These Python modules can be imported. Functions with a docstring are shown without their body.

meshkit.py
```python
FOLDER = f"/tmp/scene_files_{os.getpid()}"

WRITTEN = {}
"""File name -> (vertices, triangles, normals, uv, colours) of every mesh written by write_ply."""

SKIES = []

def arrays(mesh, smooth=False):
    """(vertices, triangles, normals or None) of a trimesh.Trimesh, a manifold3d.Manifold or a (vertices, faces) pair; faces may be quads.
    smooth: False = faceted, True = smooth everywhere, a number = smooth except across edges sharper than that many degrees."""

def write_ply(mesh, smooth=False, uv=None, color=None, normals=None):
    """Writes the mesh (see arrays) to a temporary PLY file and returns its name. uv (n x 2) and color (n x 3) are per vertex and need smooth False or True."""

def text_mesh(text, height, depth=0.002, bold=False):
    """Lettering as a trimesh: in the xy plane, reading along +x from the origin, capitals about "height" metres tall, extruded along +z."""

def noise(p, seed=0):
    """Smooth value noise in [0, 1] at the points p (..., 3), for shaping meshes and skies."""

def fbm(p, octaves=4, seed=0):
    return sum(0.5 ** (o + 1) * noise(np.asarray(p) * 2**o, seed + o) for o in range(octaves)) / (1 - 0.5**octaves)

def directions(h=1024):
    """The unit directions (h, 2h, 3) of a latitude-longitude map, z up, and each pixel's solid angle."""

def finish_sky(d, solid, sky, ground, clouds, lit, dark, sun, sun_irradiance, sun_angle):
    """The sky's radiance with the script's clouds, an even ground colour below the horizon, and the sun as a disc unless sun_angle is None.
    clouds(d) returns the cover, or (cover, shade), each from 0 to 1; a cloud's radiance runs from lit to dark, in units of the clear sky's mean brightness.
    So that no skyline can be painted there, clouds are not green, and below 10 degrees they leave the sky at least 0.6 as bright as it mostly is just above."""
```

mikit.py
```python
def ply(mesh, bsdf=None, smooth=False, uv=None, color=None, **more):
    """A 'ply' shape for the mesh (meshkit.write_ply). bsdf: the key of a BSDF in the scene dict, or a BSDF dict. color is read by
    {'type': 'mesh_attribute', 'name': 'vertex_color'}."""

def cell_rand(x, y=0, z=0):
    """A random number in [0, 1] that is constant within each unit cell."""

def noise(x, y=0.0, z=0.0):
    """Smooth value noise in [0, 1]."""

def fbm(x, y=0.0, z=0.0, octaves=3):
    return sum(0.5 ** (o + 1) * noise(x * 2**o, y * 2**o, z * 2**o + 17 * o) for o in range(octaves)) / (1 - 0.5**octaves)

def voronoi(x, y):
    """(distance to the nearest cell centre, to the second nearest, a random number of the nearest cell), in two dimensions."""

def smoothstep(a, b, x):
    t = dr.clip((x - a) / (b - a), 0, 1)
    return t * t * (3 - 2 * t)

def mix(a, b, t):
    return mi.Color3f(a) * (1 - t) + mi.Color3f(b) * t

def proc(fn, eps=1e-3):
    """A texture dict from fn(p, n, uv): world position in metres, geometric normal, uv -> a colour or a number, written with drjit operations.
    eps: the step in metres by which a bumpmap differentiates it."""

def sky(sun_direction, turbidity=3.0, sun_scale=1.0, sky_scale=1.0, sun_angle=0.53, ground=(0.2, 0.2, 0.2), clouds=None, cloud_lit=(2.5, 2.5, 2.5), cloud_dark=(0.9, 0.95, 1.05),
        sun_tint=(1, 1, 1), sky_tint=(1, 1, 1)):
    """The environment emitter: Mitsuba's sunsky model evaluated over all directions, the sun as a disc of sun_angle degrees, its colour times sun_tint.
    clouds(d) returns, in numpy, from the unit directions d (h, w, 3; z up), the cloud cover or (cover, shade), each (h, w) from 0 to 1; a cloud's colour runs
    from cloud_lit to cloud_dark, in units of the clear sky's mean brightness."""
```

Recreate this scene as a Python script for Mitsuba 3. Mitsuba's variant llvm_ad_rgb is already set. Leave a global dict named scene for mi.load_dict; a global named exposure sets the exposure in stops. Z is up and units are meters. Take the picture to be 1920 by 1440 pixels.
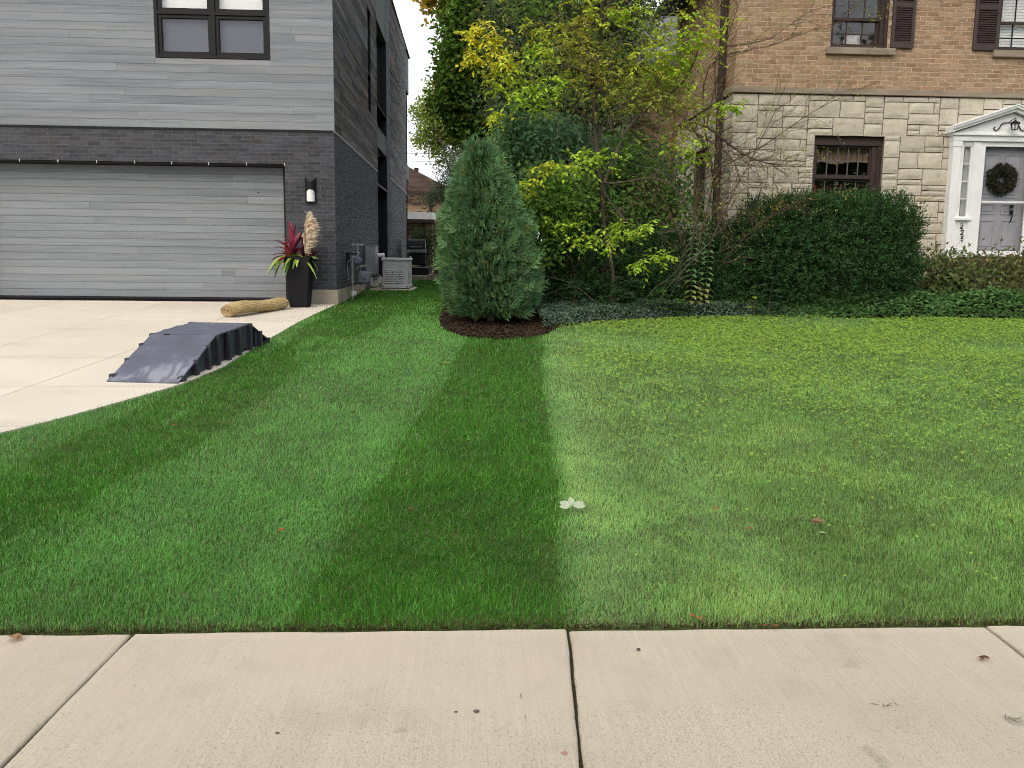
import math, numpy as np, trimesh, mitsuba as mi, drjit as dr, mikit, meshkit
from mikit import noise, fbm, smoothstep, mix, cell_rand, voronoi
from trimesh.creation import triangulate_polygon
from shapely.geometry import Polygon
T = mi.ScalarTransform4f
scene, labels = {}, {}

# ------------------------------------------------------------------ camera, sky, exposure
EYE = 1.55
PITCH, YAW, ROLL = np.radians([8.22, 2.81, 0.66])
_F = np.array([np.sin(YAW) * np.cos(PITCH), np.cos(YAW) * np.cos(PITCH), -np.sin(PITCH)])
_r = np.cross(_F, [0, 0, 1]); _r /= np.linalg.norm(_r)
_u = np.cross(_r, _F)
_up = _u * np.cos(ROLL) - _r * np.sin(ROLL)
scene['camera'] = {'type': 'perspective', 'fov': 60.38, 'fov_axis': 'x', 'near_clip': 0.05, 'far_clip': 2000.0,
                   'to_world': T().look_at(origin=[0, 0, EYE], target=(_F + [0, 0, EYE]).tolist(), up=_up.tolist())}
# an overcast sky with the sun as a wide soft glow, high behind the camera's left shoulder
scene['sky'] = mikit.sky((-0.42, -0.72, 0.66), turbidity=3, sun_scale=0.30, sun_angle=44, clouds=lambda d: 1.0,
                         cloud_lit=(2.48, 2.55, 2.7), sun_tint=(.93, .98, 1.08))
exposure = 2.52

# ------------------------------------------------------------------ keys, labels
_count = {}
def numbered(base):
    n = _count.get(base, 0); _count[base] = n + 1
    return base if n == 0 else '%s_%03d' % (base, n)
def thing(name, label, cat, group=None, kind=None):
    key = numbered(name); labels[key] = {'label': label, 'category': cat}
    if group: labels[key]['group'] = group
    if kind: labels[key]['kind'] = kind
    return key
def struct(name, label, cat):
    return thing(name, label, cat, kind='structure')
def put(key, mesh, m, smooth=False, label=None, kind=None, **kw):
    scene[key] = mikit.ply(mesh, m, smooth, **kw)
    if label or kind:
        labels.setdefault(key, {})
        if label: labels[key]['label'] = label
        if kind: labels[key]['kind'] = kind
    return key
def part(parent, name, mesh, m, smooth=False, **kw):
    return put(numbered(parent + '__' + name), mesh, m, smooth, **kw)

# ------------------------------------------------------------------ mesh helpers
BOXF = np.array([[0, 2, 3, 1], [4, 5, 7, 6], [0, 1, 5, 4], [2, 6, 7, 3], [0, 4, 6, 2], [1, 3, 7, 5]])
def tri(q): return np.vstack([q[:, [0, 1, 2]], q[:, [0, 2, 3]]])
class MB:
    """collects vertices, triangles and a (tone, random) pair per vertex that the materials read as uv"""
    def __init__(s): s.v, s.f, s.t, s.n = [], [], [], 0
    def add(s, v, f, tone=(0.5, 0.5)):
        v = np.asarray(v, float); f = np.asarray(f, int)
        if f.shape[1] == 4: f = tri(f)
        s.v.append(v); s.f.append(f + s.n); s.n += len(v)
        t = np.asarray(tone, float)
        s.t.append(np.broadcast_to(t, (len(v), 2)) if t.ndim == 1 else t)
        return s
    def mesh(s, o, tone=(0.5, 0.5)):
        if hasattr(o, 'to_mesh'):
            m = o.to_mesh(); return s.add(m.vert_properties[:, :3], m.tri_verts, tone)
        return s.add(o.vertices, o.faces, tone)
    def box(s, a, b, tone=(0.5, 0.5), bev=0.0):
        a, b = np.minimum(a, b), np.maximum(a, b)
        if bev > 0:
            return s.mesh(rbox(a, b, bev), tone)
        v = np.array([[(a, b)[i][0], (a, b)[j][1], (a, b)[k][2]] for i in (0, 1) for j in (0, 1) for k in (0, 1)])
        return s.add(v, BOXF, tone)
    def tube(s, P, R, n=8, tone=(0.5, 0.5), cap=True):
        v, f = tube(P, R, n, cap); return s.add(v, f, tone)
    def poly(s, pts, z0, z1, tone=(0.5, 0.5)):
        return s.mesh(trimesh.creation.extrude_polygon(Polygon(pts), z1 - z0, engine='earcut').apply_translation([0, 0, z0]), tone)
    def done(s, key, m, smooth=False, **kw):
        v, f = np.vstack(s.v), np.vstack(s.f)
        if smooth is not False and smooth is not True: return put(key, (v, f), m, smooth, **kw)
        return put(key, (v, f), m, smooth, uv=np.vstack(s.t), **kw)
    def part(s, parent, name, m, smooth=False, **kw):
        return s.done(numbered(parent + '__' + name), m, smooth, **kw)
def tube(P, R, n=8, cap=True):
    P = np.asarray(P, float); R = np.broadcast_to(np.asarray(R, float), (len(P),))
    d = np.gradient(P, axis=0); d /= np.linalg.norm(d, axis=1, keepdims=True) + 1e-12
    ref = np.array([0, 0, 1.0]) if abs(d[0][2]) < 0.8 else np.array([1.0, 0, 0])
    a = np.cross(d[0], ref); a /= np.linalg.norm(a)
    ang = np.arange(n) * 2 * np.pi / n
    V = []
    for p, t, r in zip(P, d, R):
        a = a - t * (a @ t); a /= np.linalg.norm(a) + 1e-12
        b = np.cross(t, a)
        V.append(p + r * (np.cos(ang)[:, None] * a + np.sin(ang)[:, None] * b))
    V = np.vstack(V); i = np.arange(n); F = []
    for k in range(len(P) - 1):
        F.append(np.stack([k * n + i, k * n + (i + 1) % n, (k + 1) * n + (i + 1) % n, (k + 1) * n + i], 1))
    F = tri(np.vstack(F))
    if cap:
        V = np.vstack([V, P[0], P[-1]]); c0, c1 = len(V) - 2, len(V) - 1; L = (len(P) - 1) * n
        F = np.vstack([F, np.stack([(i + 1) % n, i, i * 0 + c0], 1), np.stack([L + i, L + (i + 1) % n, i * 0 + c1], 1)])
    return V, F
def rbox(a, b, r=0.01, seg=8):
    import manifold3d as m3
    a, b = np.minimum(a, b).astype(float), np.maximum(a, b).astype(float)
    r = min(r, *(0.49 * (b - a)))
    sp = m3.Manifold.sphere(r, seg)
    return m3.Manifold.batch_hull([sp.translate((x, y, z)) for x in (a[0] + r, b[0] - r) for y in (a[1] + r, b[1] - r) for z in (a[2] + r, b[2] - r)])
def rot_to(d):
    """3x3 whose third column is d"""
    d = np.asarray(d, float) / np.linalg.norm(d)
    a = np.cross([0, 0, 1] if abs(d[2]) < .9 else [1, 0, 0], d); a /= np.linalg.norm(a)
    return np.stack([a, np.cross(d, a), d], 1)
def lathe(prof, c, n=24):
    """profile of (radius, z) turned about the vertical through c"""
    prof = np.asarray(prof, float); ang = np.arange(n) * 2 * np.pi / n
    V = np.vstack([np.stack([r * np.cos(ang) + c[0], r * np.sin(ang) + c[1], np.full(n, z + c[2])], 1) for r, z in prof])
    i = np.arange(n)
    F = np.vstack([np.stack([k * n + i, k * n + (i + 1) % n, (k + 1) * n + (i + 1) % n, (k + 1) * n + i], 1) for k in range(len(prof) - 1)])
    return V, tri(F)
def spline(P, n=24):
    from scipy.interpolate import CubicSpline
    P = np.asarray(P, float); t = np.r_[0, np.cumsum(np.linalg.norm(np.diff(P, axis=0), axis=1))]
    return CubicSpline(t, P)(np.linspace(0, t[-1], n))
def unit(v): return v / (np.linalg.norm(v, axis=-1, keepdims=True) + 1e-12)

# ------------------------------------------------------------------ materials
def rgb(*c): return {'type': 'rgb', 'value': list(c)}
def mat(key, base, rough=0.7, spec=0.3, **kw):
    b = base if isinstance(base, dict) else (mikit.proc(base) if callable(base) else rgb(*base))
    scene[key] = {'type': 'twosided', 'bsdf': {'type': 'principled', 'base_color': b, 'roughness': rough, 'specular': spec, **kw}}
    return key
def bumped(key, base, bump, rough=0.8, spec=0.3, eps=1e-3):
    scene[key] = {'type': 'twosided', 'bsdf': {'type': 'bumpmap', 'arbitrary': mikit.proc(bump, eps), 'scale': 1.0,
                  'bsdf': {'type': 'principled', 'base_color': mikit.proc(base), 'roughness': rough, 'specular': spec}}}
    return key
def leafmat(key, rough=0.5, diff=0.7, eta=1.4):
    scene[key] = {'type': 'principledthin', 'base_color': {'type': 'mesh_attribute', 'name': 'vertex_color'}, 'roughness': rough, 'diff_trans': diff, 'eta': eta}
    return key
F_ = mi.Float
def c3(r, g, b): return mi.Color3f(r, g, b)

def fn_pave(p, n, uv):
    a = fbm(p.x * 1.3 + uv.x * 40, p.y * 1.3, 0.0, 4); b = noise(p.x * 260, p.y * 260, 3.0); c = noise(p.x * 90, p.y * 38, 9.0)
    stain = smoothstep(.50, .85, fbm(p.x * 5, p.y * 5, 5.0, 5)); rim = smoothstep(3.425, 3.445, p.y); pit = (smoothstep(.70, .86, noise(p.x * 290, p.y * 170, 9.0)) * smoothstep(.25, .65, noise(p.x * 3, p.y * 3, 1.0)) + .8 * smoothstep(.87, .93, noise(p.x * 130, p.y * 110, 4.0))) * (1 - .8 * rim); br = noise(p.x * 260, p.y * 4, 8.0)
    k = (.93 + .12 * (a - .5) + .14 * (b - .5) + .11 * (br - .5) + .14 * (uv.x - .5) + .035 * rim) * (1 - .10 * stain - .24 * pit - .22 * smoothstep(.80, .88, fbm(p.x * 7 + 3, p.y * 7, 12.0, 4)))
    return mix(c3(.395 * k, .352 * k, .278 * k), (.39, .33, .27), .4 * smoothstep(.55, .75, fbm(p.x * .9, p.y * .9, 31.0, 3)))
def fn_pave_bump(p, n, uv):
    return .0016 * noise(p.x * 60, p.y * 40, 0.0) + .0012 * noise(p.x * 170, p.y * 25, 2.0) + .004 * fbm(p.x * 4, p.y * 4, 0.0, 2)
bumped('mat_pavement', fn_pave, fn_pave_bump, .9, .2)
def fn_drive(p, n, uv):
    a = fbm(p.x * .7 + uv.x * 9, p.y * 1.6, 0.0, 4); b = noise(p.x * 150, p.y * 150, 3.0)
    st = smoothstep(.55, .75, fbm(p.x * 1.1, p.y * 3.2, 7.0, 4))
    k = (1 + .12 * (a - .5) + .06 * (b - .5) + .08 * (uv.x - .5)) * (1 - .07 * st)
    return c3(.44 * k, .40 * k, .335 * k)
mat('mat_driveway', fn_drive, .85, .25)
mat('mat_joint', (.035, .027, .018), 1.0, .1)
def fn_soil(p, n, uv):
    a = fbm(p.x * 14, p.y * 14, 0.0, 3); k = .6 + .8 * a
    return c3(.048 * k, .066 * k, .022 * k)
mat('mat_soil', fn_soil, 1.0, .05)
mat('mat_mulch', lambda p, n, uv: mix((.016, .011, .007), (.058, .040, .026), uv.x), .95, .1)
def fn_board(p, n, uv):
    s = p.x + p.y
    g = fbm(s * 1.6 + uv.y * 57, p.z * 75 + uv.y * 31, uv.y * 11, 4); w = fbm(s * .55 + uv.y * 23, p.z * 9, uv.y * 5, 3); sp = noise(s * 24, p.z * 160, uv.y * 9)
    k = .90 + .18 * (uv.x - .5) + .46 * (g - .5) + .56 * (w - .5) + .07 * (sp - .5)
    return mix(c3(.245 * k, .266 * k, .294 * k), c3(.232 * k, .234 * k, .236 * k), .6 * smoothstep(.45, .8, w))
mat('mat_board_grey', fn_board, .75, .25)
def fn_board_dark(p, n, uv):
    s = p.x + p.y
    g = fbm(s * 1.4 + uv.y * 57, p.z * 70 + uv.y * 31, uv.y * 11, 4); w = fbm(s * .5 + uv.y * 23, p.z * 8, uv.y * 5, 3)
    k = .82 + 1.2 * (uv.x - .5) + 1.7 * (g - .5) + 1.1 * (w - .5)
    return mix((.052, .052, .057), (.075, .061, .052), smoothstep(.45, .7, w)) * F_(dr.maximum(k, .12)) * 1.25
mat('mat_board_dark', fn_board_dark, .6, .35)
def fn_dbrick(p, n, uv):
    a = fbm((p.x + p.y) * 28, p.z * 40, uv.y * 9, 3)
    k = .75 + .5 * (uv.x - .5) + .5 * (a - .5)
    return mix((.052, .055, .067), (.064, .062, .066), smoothstep(.8, 1.0, uv.y)) * F_(k)
mat('mat_dark_brick', fn_dbrick, .6, .35)
mat('mat_dark_mortar', lambda p, n, uv: c3(.125, .13, .145) * (.7 + .6 * noise(p.x * 30 + p.y * 30, p.z * 30, 0.0)), .95, .1)
def fn_tbrick(p, n, uv):
    a = fbm((p.x + p.y) * 20, p.z * 45, uv.y * 9, 4); b = noise((p.x + p.y) * 130, p.z * 130, 1.0)
    k = .86 + .30 * (uv.x - .5) + .35 * (a - .5) + .25 * (b - .5)
    return mix(mix((.345, .218, .135), (.385, .278, .182), uv.y), (.44, .345, .245), .8 * smoothstep(.56, .8, a)) * F_(k)
mat('mat_tan_brick', fn_tbrick, .9, .15)
mat('mat_tan_mortar', lambda p, n, uv: c3(.50, .39, .305) * (.75 + .5 * noise((p.x + p.y) * 25, p.z * 25, 0.0)), .95, .1)
def fn_stone(p, n, uv):
    a = fbm((p.x + p.y) * 9 + uv.y * 31, p.z * 9, uv.y * 17, 4); b = noise((p.x + p.y) * 90, p.z * 90, 2.0); d = smoothstep(.62, .8, fbm((p.x + p.y) * 16, p.z * 22, uv.y * 7, 3))
    k = (.9 + .16 * (uv.x - .5) + .26 * (a - .5) + .16 * (b - .5)) * (1 - .24 * d)
    return mix((.53, .49, .405), (.50, .42, .29), smoothstep(.982, .99, uv.y)) * F_(k)
mat('mat_stone', fn_stone, .92, .15)
mat('mat_stone_mortar', lambda p, n, uv: c3(.15, .122, .092) * (.6 + .8 * noise((p.x + p.y) * 30, p.z * 30, 0.0)), .95, .1)
def fn_lime(p, n, uv):
    a = fbm((p.x + p.y) * 3, p.z * 14, 0.0, 4); k = .8 + .5 * (a - .5) + .2 * (noise(p.x * 120, p.y * 120, p.z * 120) - .5)
    return c3(.33 * k, .275 * k, .215 * k)
mat('mat_limestone', fn_lime, .9, .2)
def fn_found(p, n, uv):
    a = fbm((p.x + p.y) * 2.5, p.z * 3, 0.0, 4); st = smoothstep(.55, .75, fbm((p.x + p.y) * 11, p.z * 2.2, 4.0, 3)); k = .9 + .5 * (a - .5)
    return mix((.40, .36, .285), (.20, .165, .11), st * .55) * F_(k)
mat('mat_foundation', fn_found, .95, .1)
def fn_white(p, n, uv):
    k = .93 + .12 * (fbm((p.x + p.y) * 6, p.z * 3, 0.0, 3) - .5)
    return c3(.76 * k, .775 * k, .79 * k)
mat('mat_white_paint', fn_white, .5, .4)
mat('mat_door_grey', lambda p, n, uv: c3(.32, .33, .365) * (.95 + .1 * noise(p.x * 9, p.z * 9, 0.0)), .5, .4)
def fn_brownpaint(p, n, uv):
    k = .7 + .6 * fbm((p.x + p.y) * 30, p.z * 10, 0.0, 3)
    return c3(.040 * k, .027 * k, .024 * k)
mat('mat_brown_paint', fn_brownpaint, .55, .35)
mat('mat_shutter', lambda p, n, uv: c3(.048, .033, .034) * (.8 + .4 * fbm(p.x * 14, p.z * 14, 0.0, 3)), .5, .4)
mat('mat_black_metal', (.008, .009, .011), .5, .22)
mat('mat_black_matte', (.02, .02, .022), .8, .2)
mat('mat_panel_metal', lambda p, n, uv: c3(.10, .118, .112) * (.8 + .4 * fbm((p.x + p.y) * 1.2, p.z * 1.5, 0.0, 3)), .6, .25)
mat('mat_void', (.006, .006, .007), 1.0, .05)
mat('mat_interior', (.22, .20, .17), .9, .1)
scene['mat_pane'] = {'type': 'thindielectric', 'int_ior': 1.52}
mat('mat_film', (.022, .032, .065), .35, .5)
mat('mat_dark_glass', (.012, .013, .015), .12, .6)
mat('mat_blind', (.78, .80, .78), .9, .1)
mat('mat_curtain', lambda p, n, uv: mix((.17, .12, .07), (.36, .28, .19), noise(p.x * 60, p.z * 4, 0.0)), .95, .1)
mat('mat_curtain_pale', (.42, .43, .44), .9, .1)
mat('mat_red_candle', (.30, .035, .02), .6, .3)
mat('mat_muntin', (.11, .10, .095), .6, .3)
def fn_genset(p, n, uv):
    k = .9 + .2 * fbm(p.x * 6, p.z * 6, p.y * 6, 3)
    return c3(.40 * k, .42 * k, .42 * k)
mat('mat_genset', fn_genset, .45, .45)
mat('mat_grey_metal', lambda p, n, uv: c3(.27, .285, .29) * (.8 + .4 * fbm(p.x * 9, p.z * 9, p.y * 9, 3)), .5, .4)
mat('mat_gas_grey', lambda p, n, uv: c3(.13, .155, .19) * (.7 + .6 * fbm(p.x * 12, p.z * 12, p.y * 12, 3)), .55, .4)
mat('mat_white_plastic', (.72, .73, .72), .45, .4)
mat('mat_cream_plastic', (.46, .43, .38), .6, .3)
mat('mat_plate_light', (.50, .52, .52), .5, .4)
mat('mat_planter', lambda p, n, uv: c3(.011, .011, .014) * (.8 + .4 * fbm(p.x * 20, p.z * 20, p.y * 20, 3)), .7, .18)
def fn_ramp(p, n, uv):
    a = fbm(p.x * 3, p.y * 3, p.z * 3, 4); sc = noise(p.x * 9 + p.y * 2, p.y * 55, p.z * 20); d = smoothstep(.5, .72, a)
    k = .8 + .5 * (a - .5) + .12 * (sc - .5)
    return mix(c3(.098 * k, .106 * k, .145 * k), (.20, .205, .25), d * .8 * smoothstep(.3, .6, noise(p.x * 40, p.y * 7, 2.0)) + .25 * d)
mat('mat_ramp_deck', fn_ramp, .5, .45)
mat('mat_ramp_side', lambda p, n, uv: c3(.030, .033, .044) * (.7 + .6 * fbm(p.x * 12, p.y * 12, p.z * 12, 3)), .5, .4)
def fn_straw(p, n, uv):
    k = .50 + .50 * noise(uv.x * 90, uv.y * 260, 0.0) + .45 * noise(uv.x * 24, uv.y * 700, 3.0) + .3 * (fbm(p.x * 9, p.y * 9, p.z * 9, 3) - .5)
    return c3(.43 * k, .325 * k, .165 * k)
mat('mat_straw', fn_straw, .95, .1)
def fn_bark(p, n, uv):
    k = .5 + fbm(p.x * 40, p.y * 40, p.z * 14, 3)
    return c3(.085 * k, .070 * k, .055 * k)
mat('mat_bark', fn_bark, .95, .1)
mat('mat_bark_pale', lambda p, n, uv: c3(.20, .18, .15) * (.45 + 1.1 * fbm(p.x * 45, p.y * 45, p.z * 22, 3)), .95, .1)
mat('mat_twig_red', lambda p, n, uv: c3(.105, .07, .05) * (.6 + .9 * fbm(p.x * 45, p.y * 45, p.z * 22, 3)), .9, .1)
def fn_farbrick(p, n, uv):
    row = dr.floor(p.z / .075); u = (p.x + p.y) / .22 + .5 * (row - 2 * dr.floor(row / 2)); col = dr.floor(u)
    r = cell_rand(col, row, 3.0); fu = u - col; fv = p.z / .075 - row
    m = dr.maximum(smoothstep(.06, .0, dr.minimum(fu, 1 - fu)), smoothstep(.14, .02, dr.minimum(fv, 1 - fv)))
    b = mix(mix((.36, .24, .14), (.46, .34, .22), cell_rand(col, row, 5.0)), (.15, .10, .07), smoothstep(.80, .84, r))
    return mix(b, (.38, .31, .24), m * .8)
mat('mat_far_brick', fn_farbrick, .9, .1)
def fn_shingle(p, n, uv):
    row = dr.floor(p.z / .10); u = (p.x + p.y) / .3 + .37 * row; r = cell_rand(dr.floor(u), row, 1.0)
    return c3(.055, .036, .028) * (.6 + .8 * r)
mat('mat_roof_brown', fn_shingle, .95, .1)
mat('mat_roof_grey', lambda p, n, uv: c3(.115, .115, .125) * (.5 + cell_rand(dr.floor(p.x / .3 + .4 * dr.floor(p.z / .1)), dr.floor(p.z / .1), 1.0)), .95, .1)
mat('mat_red_brick', lambda p, n, uv: c3(.26, .11, .07) * (.6 + .8 * cell_rand(dr.floor(p.x / .22), dr.floor(p.z / .075), 1.0)), .95, .1)
mat('mat_lamp_glass', (.78, .80, .80), .4, .4)
mat('mat_wood_sill', (.30, .20, .09), .7, .3)
mat('mat_mottle', lambda p, n, uv: mix((.50, .46, .43), (.16, .12, .11), smoothstep(.5, .62, noise(p.x * 30, p.z * 30, p.y * 30))), .8, .2)
mat('mat_red_paint', (.28, .03, .03), .6, .3)
mat('mat_pale_slab', (.52, .50, .46), .8, .2)
leafmat('mat_leaf', .5, .75)
mat('mat_leaf_gloss', {'type': 'mesh_attribute', 'name': 'vertex_color'}, .36, .5)
mat('mat_blade', {'type': 'mesh_attribute', 'name': 'vertex_color'}, .45, .50)
leafmat('mat_needle', .75, .35, 1.2)
# ------------------------------------------------------------------ the ground
_GY = np.array([-1e4, 3.5, 15.4, 19.5, 1e4]); _GZ = np.array([0, 0, .69, .80, .80])
def gz(y): return np.interp(y, _GY, _GZ)
def P3(x, y, dz=0.0): return np.array([x, y, float(gz(y)) + dz])

def ground_sheet():
    xs = np.r_[-400, -120, -40, np.linspace(-16, 16, 65), 40, 120, 400]
    ys = np.r_[-300, -60, -12, 0, 1.55, 1.66, 3.485, 3.512, np.linspace(3.8, 15.4, 40), np.linspace(15.9, 34, 30), 60, 120, 400]
    X, Y = np.meshgrid(xs, ys)
    Z = gz(Y) - .004
    Z = Z + .012 * (meshkit.noise(np.stack([X * .9, Y * .9, X * 0], -1), 3) - .5) * ((Y > 3.6) & (Y < 40))
    Z[(Y > 1.6) & (Y < 3.5)] = -.09
    i = np.arange(len(ys) - 1)[:, None] * len(xs) + np.arange(len(xs) - 1)[None]
    q = np.stack([i, i + 1, i + 1 + len(xs), i + len(xs)], -1).reshape(-1, 4)
    return np.stack([X, Y, Z], -1).reshape(-1, 3), q
struct('ground', 'dark soil under the lawns and beds', 'ground')
put('ground', ground_sheet(), 'mat_soil', True)

# drive edge: the boundary between driveway and grass, from the street to the house corner
EDGE = np.array([(-5.6, 3.56), (-4.6, 5.0), (-3.97, 6.0), (-3.52, 6.67), (-3.30, 7.1), (-3.1, 7.6), (-2.78, 8.45), (-2.62, 9.43), (-2.58, 11.29), (-2.51, 13.08), (-2.31, 15.36)])
def edge_x(y): return np.interp(y, EDGE[:, 1], EDGE[:, 0])

# sidewalk: four concrete slabs with real open joints, edges worn round and slightly wavy
def wavy_slab(x0a, x0b, x1a, x1b, y0, y1, top, seed, n=(30, 30), bottom=-.085):
    """a slab whose sides run from x0a (at y0) to x0b (at y1) and x1a to x1b; rounded upper edges"""
    r = np.random.default_rng(seed)
    a = np.r_[0, .0035, .008, np.linspace(.02, .98, n[0]), .992, .9965, 1]; b = np.r_[0, .0035, .008, np.linspace(.02, .98, n[1]), .992, .9965, 1]
    U, V = np.meshgrid(a, b)
    Y = y0 + (y1 - y0) * V
    L = x0a + (x0b - x0a) * V; R = x1a + (x1b - x1a) * V
    wl = .010 * (meshkit.fbm(np.stack([V * 9, V * 0 + seed, V * 0], -1), 3) - .5); wr = .010 * (meshkit.fbm(np.stack([V * 9, V * 0 + seed + 7, V * 0], -1), 3) - .5)
    X = L + wl + (R + wr - L - wl) * U
    Y = Y + .016 * (meshkit.fbm(np.stack([X * 5, X * 0, X * 0 + seed], -1), 3) - .5) * np.where(V > .98, 1, 0)
    Z = top + .004 * (meshkit.noise(np.stack([X * 1.5, Y * 1.5, X * 0], -1), seed) - .5)
    e = np.minimum(np.minimum(U, 1 - U) * (x1a - x0a), np.minimum(V, 1 - V) * (y1 - y0))
    Z = Z - .009 * np.clip(1 - e / .012, 0, 1) ** 1.5
    v = np.stack([X, Y, Z], -1).reshape(-1, 3); nx, ny = len(a), len(b)
    i = np.arange(ny - 1)[:, None] * nx + np.arange(nx - 1)[None]
    f = [np.stack([i, i + 1, i + 1 + nx, i + nx], -1).reshape(-1, 4)]
    ring = np.r_[np.arange(nx), np.arange(1, ny) * nx + nx - 1, (ny - 1) * nx + np.arange(nx - 2, -1, -1), np.arange(ny - 2, 0, -1) * nx]
    low = v[ring].copy(); low[:, 2] = bottom
    k = np.arange(len(ring)); k2 = (k + 1) % len(ring)
    f.append(np.stack([ring[k2], ring[k], len(v) + k, len(v) + k2], 1))
    return np.vstack([v, low]), np.vstack(f)
struct('sidewalk', 'pale beige concrete sidewalk of large slabs across the foreground', 'sidewalk')
J = [(-3.17, -3.20), (-1.452, -1.377), (.293, .42), (2.16, 2.225), (3.95, 4.05), (5.8, 5.9)]
GAP = [.005, .005, .0062, .005, .005, .005]
for k in range(5):
    (a0, a1), (b0, b1) = J[k], J[k + 1]
    v, f = wavy_slab(a0 + GAP[k], a1 + GAP[k], b0 - GAP[k + 1], b1 - GAP[k + 1], 1.66, 3.505, [0, .004, 0, .003, -.002][k], 11 + k)
    rr = [.4, .7, .45, .55, .3][k]
    part('sidewalk', 'slab', (v, f), 'mat_pavement', True, uv=np.tile([rr, .5], (len(v), 1)))
mb = MB(); mb.box((-6, 1.67, -.088), (7.5, 3.49, -.014)); mb.part('sidewalk', 'joint_fill', 'mat_joint')

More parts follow.
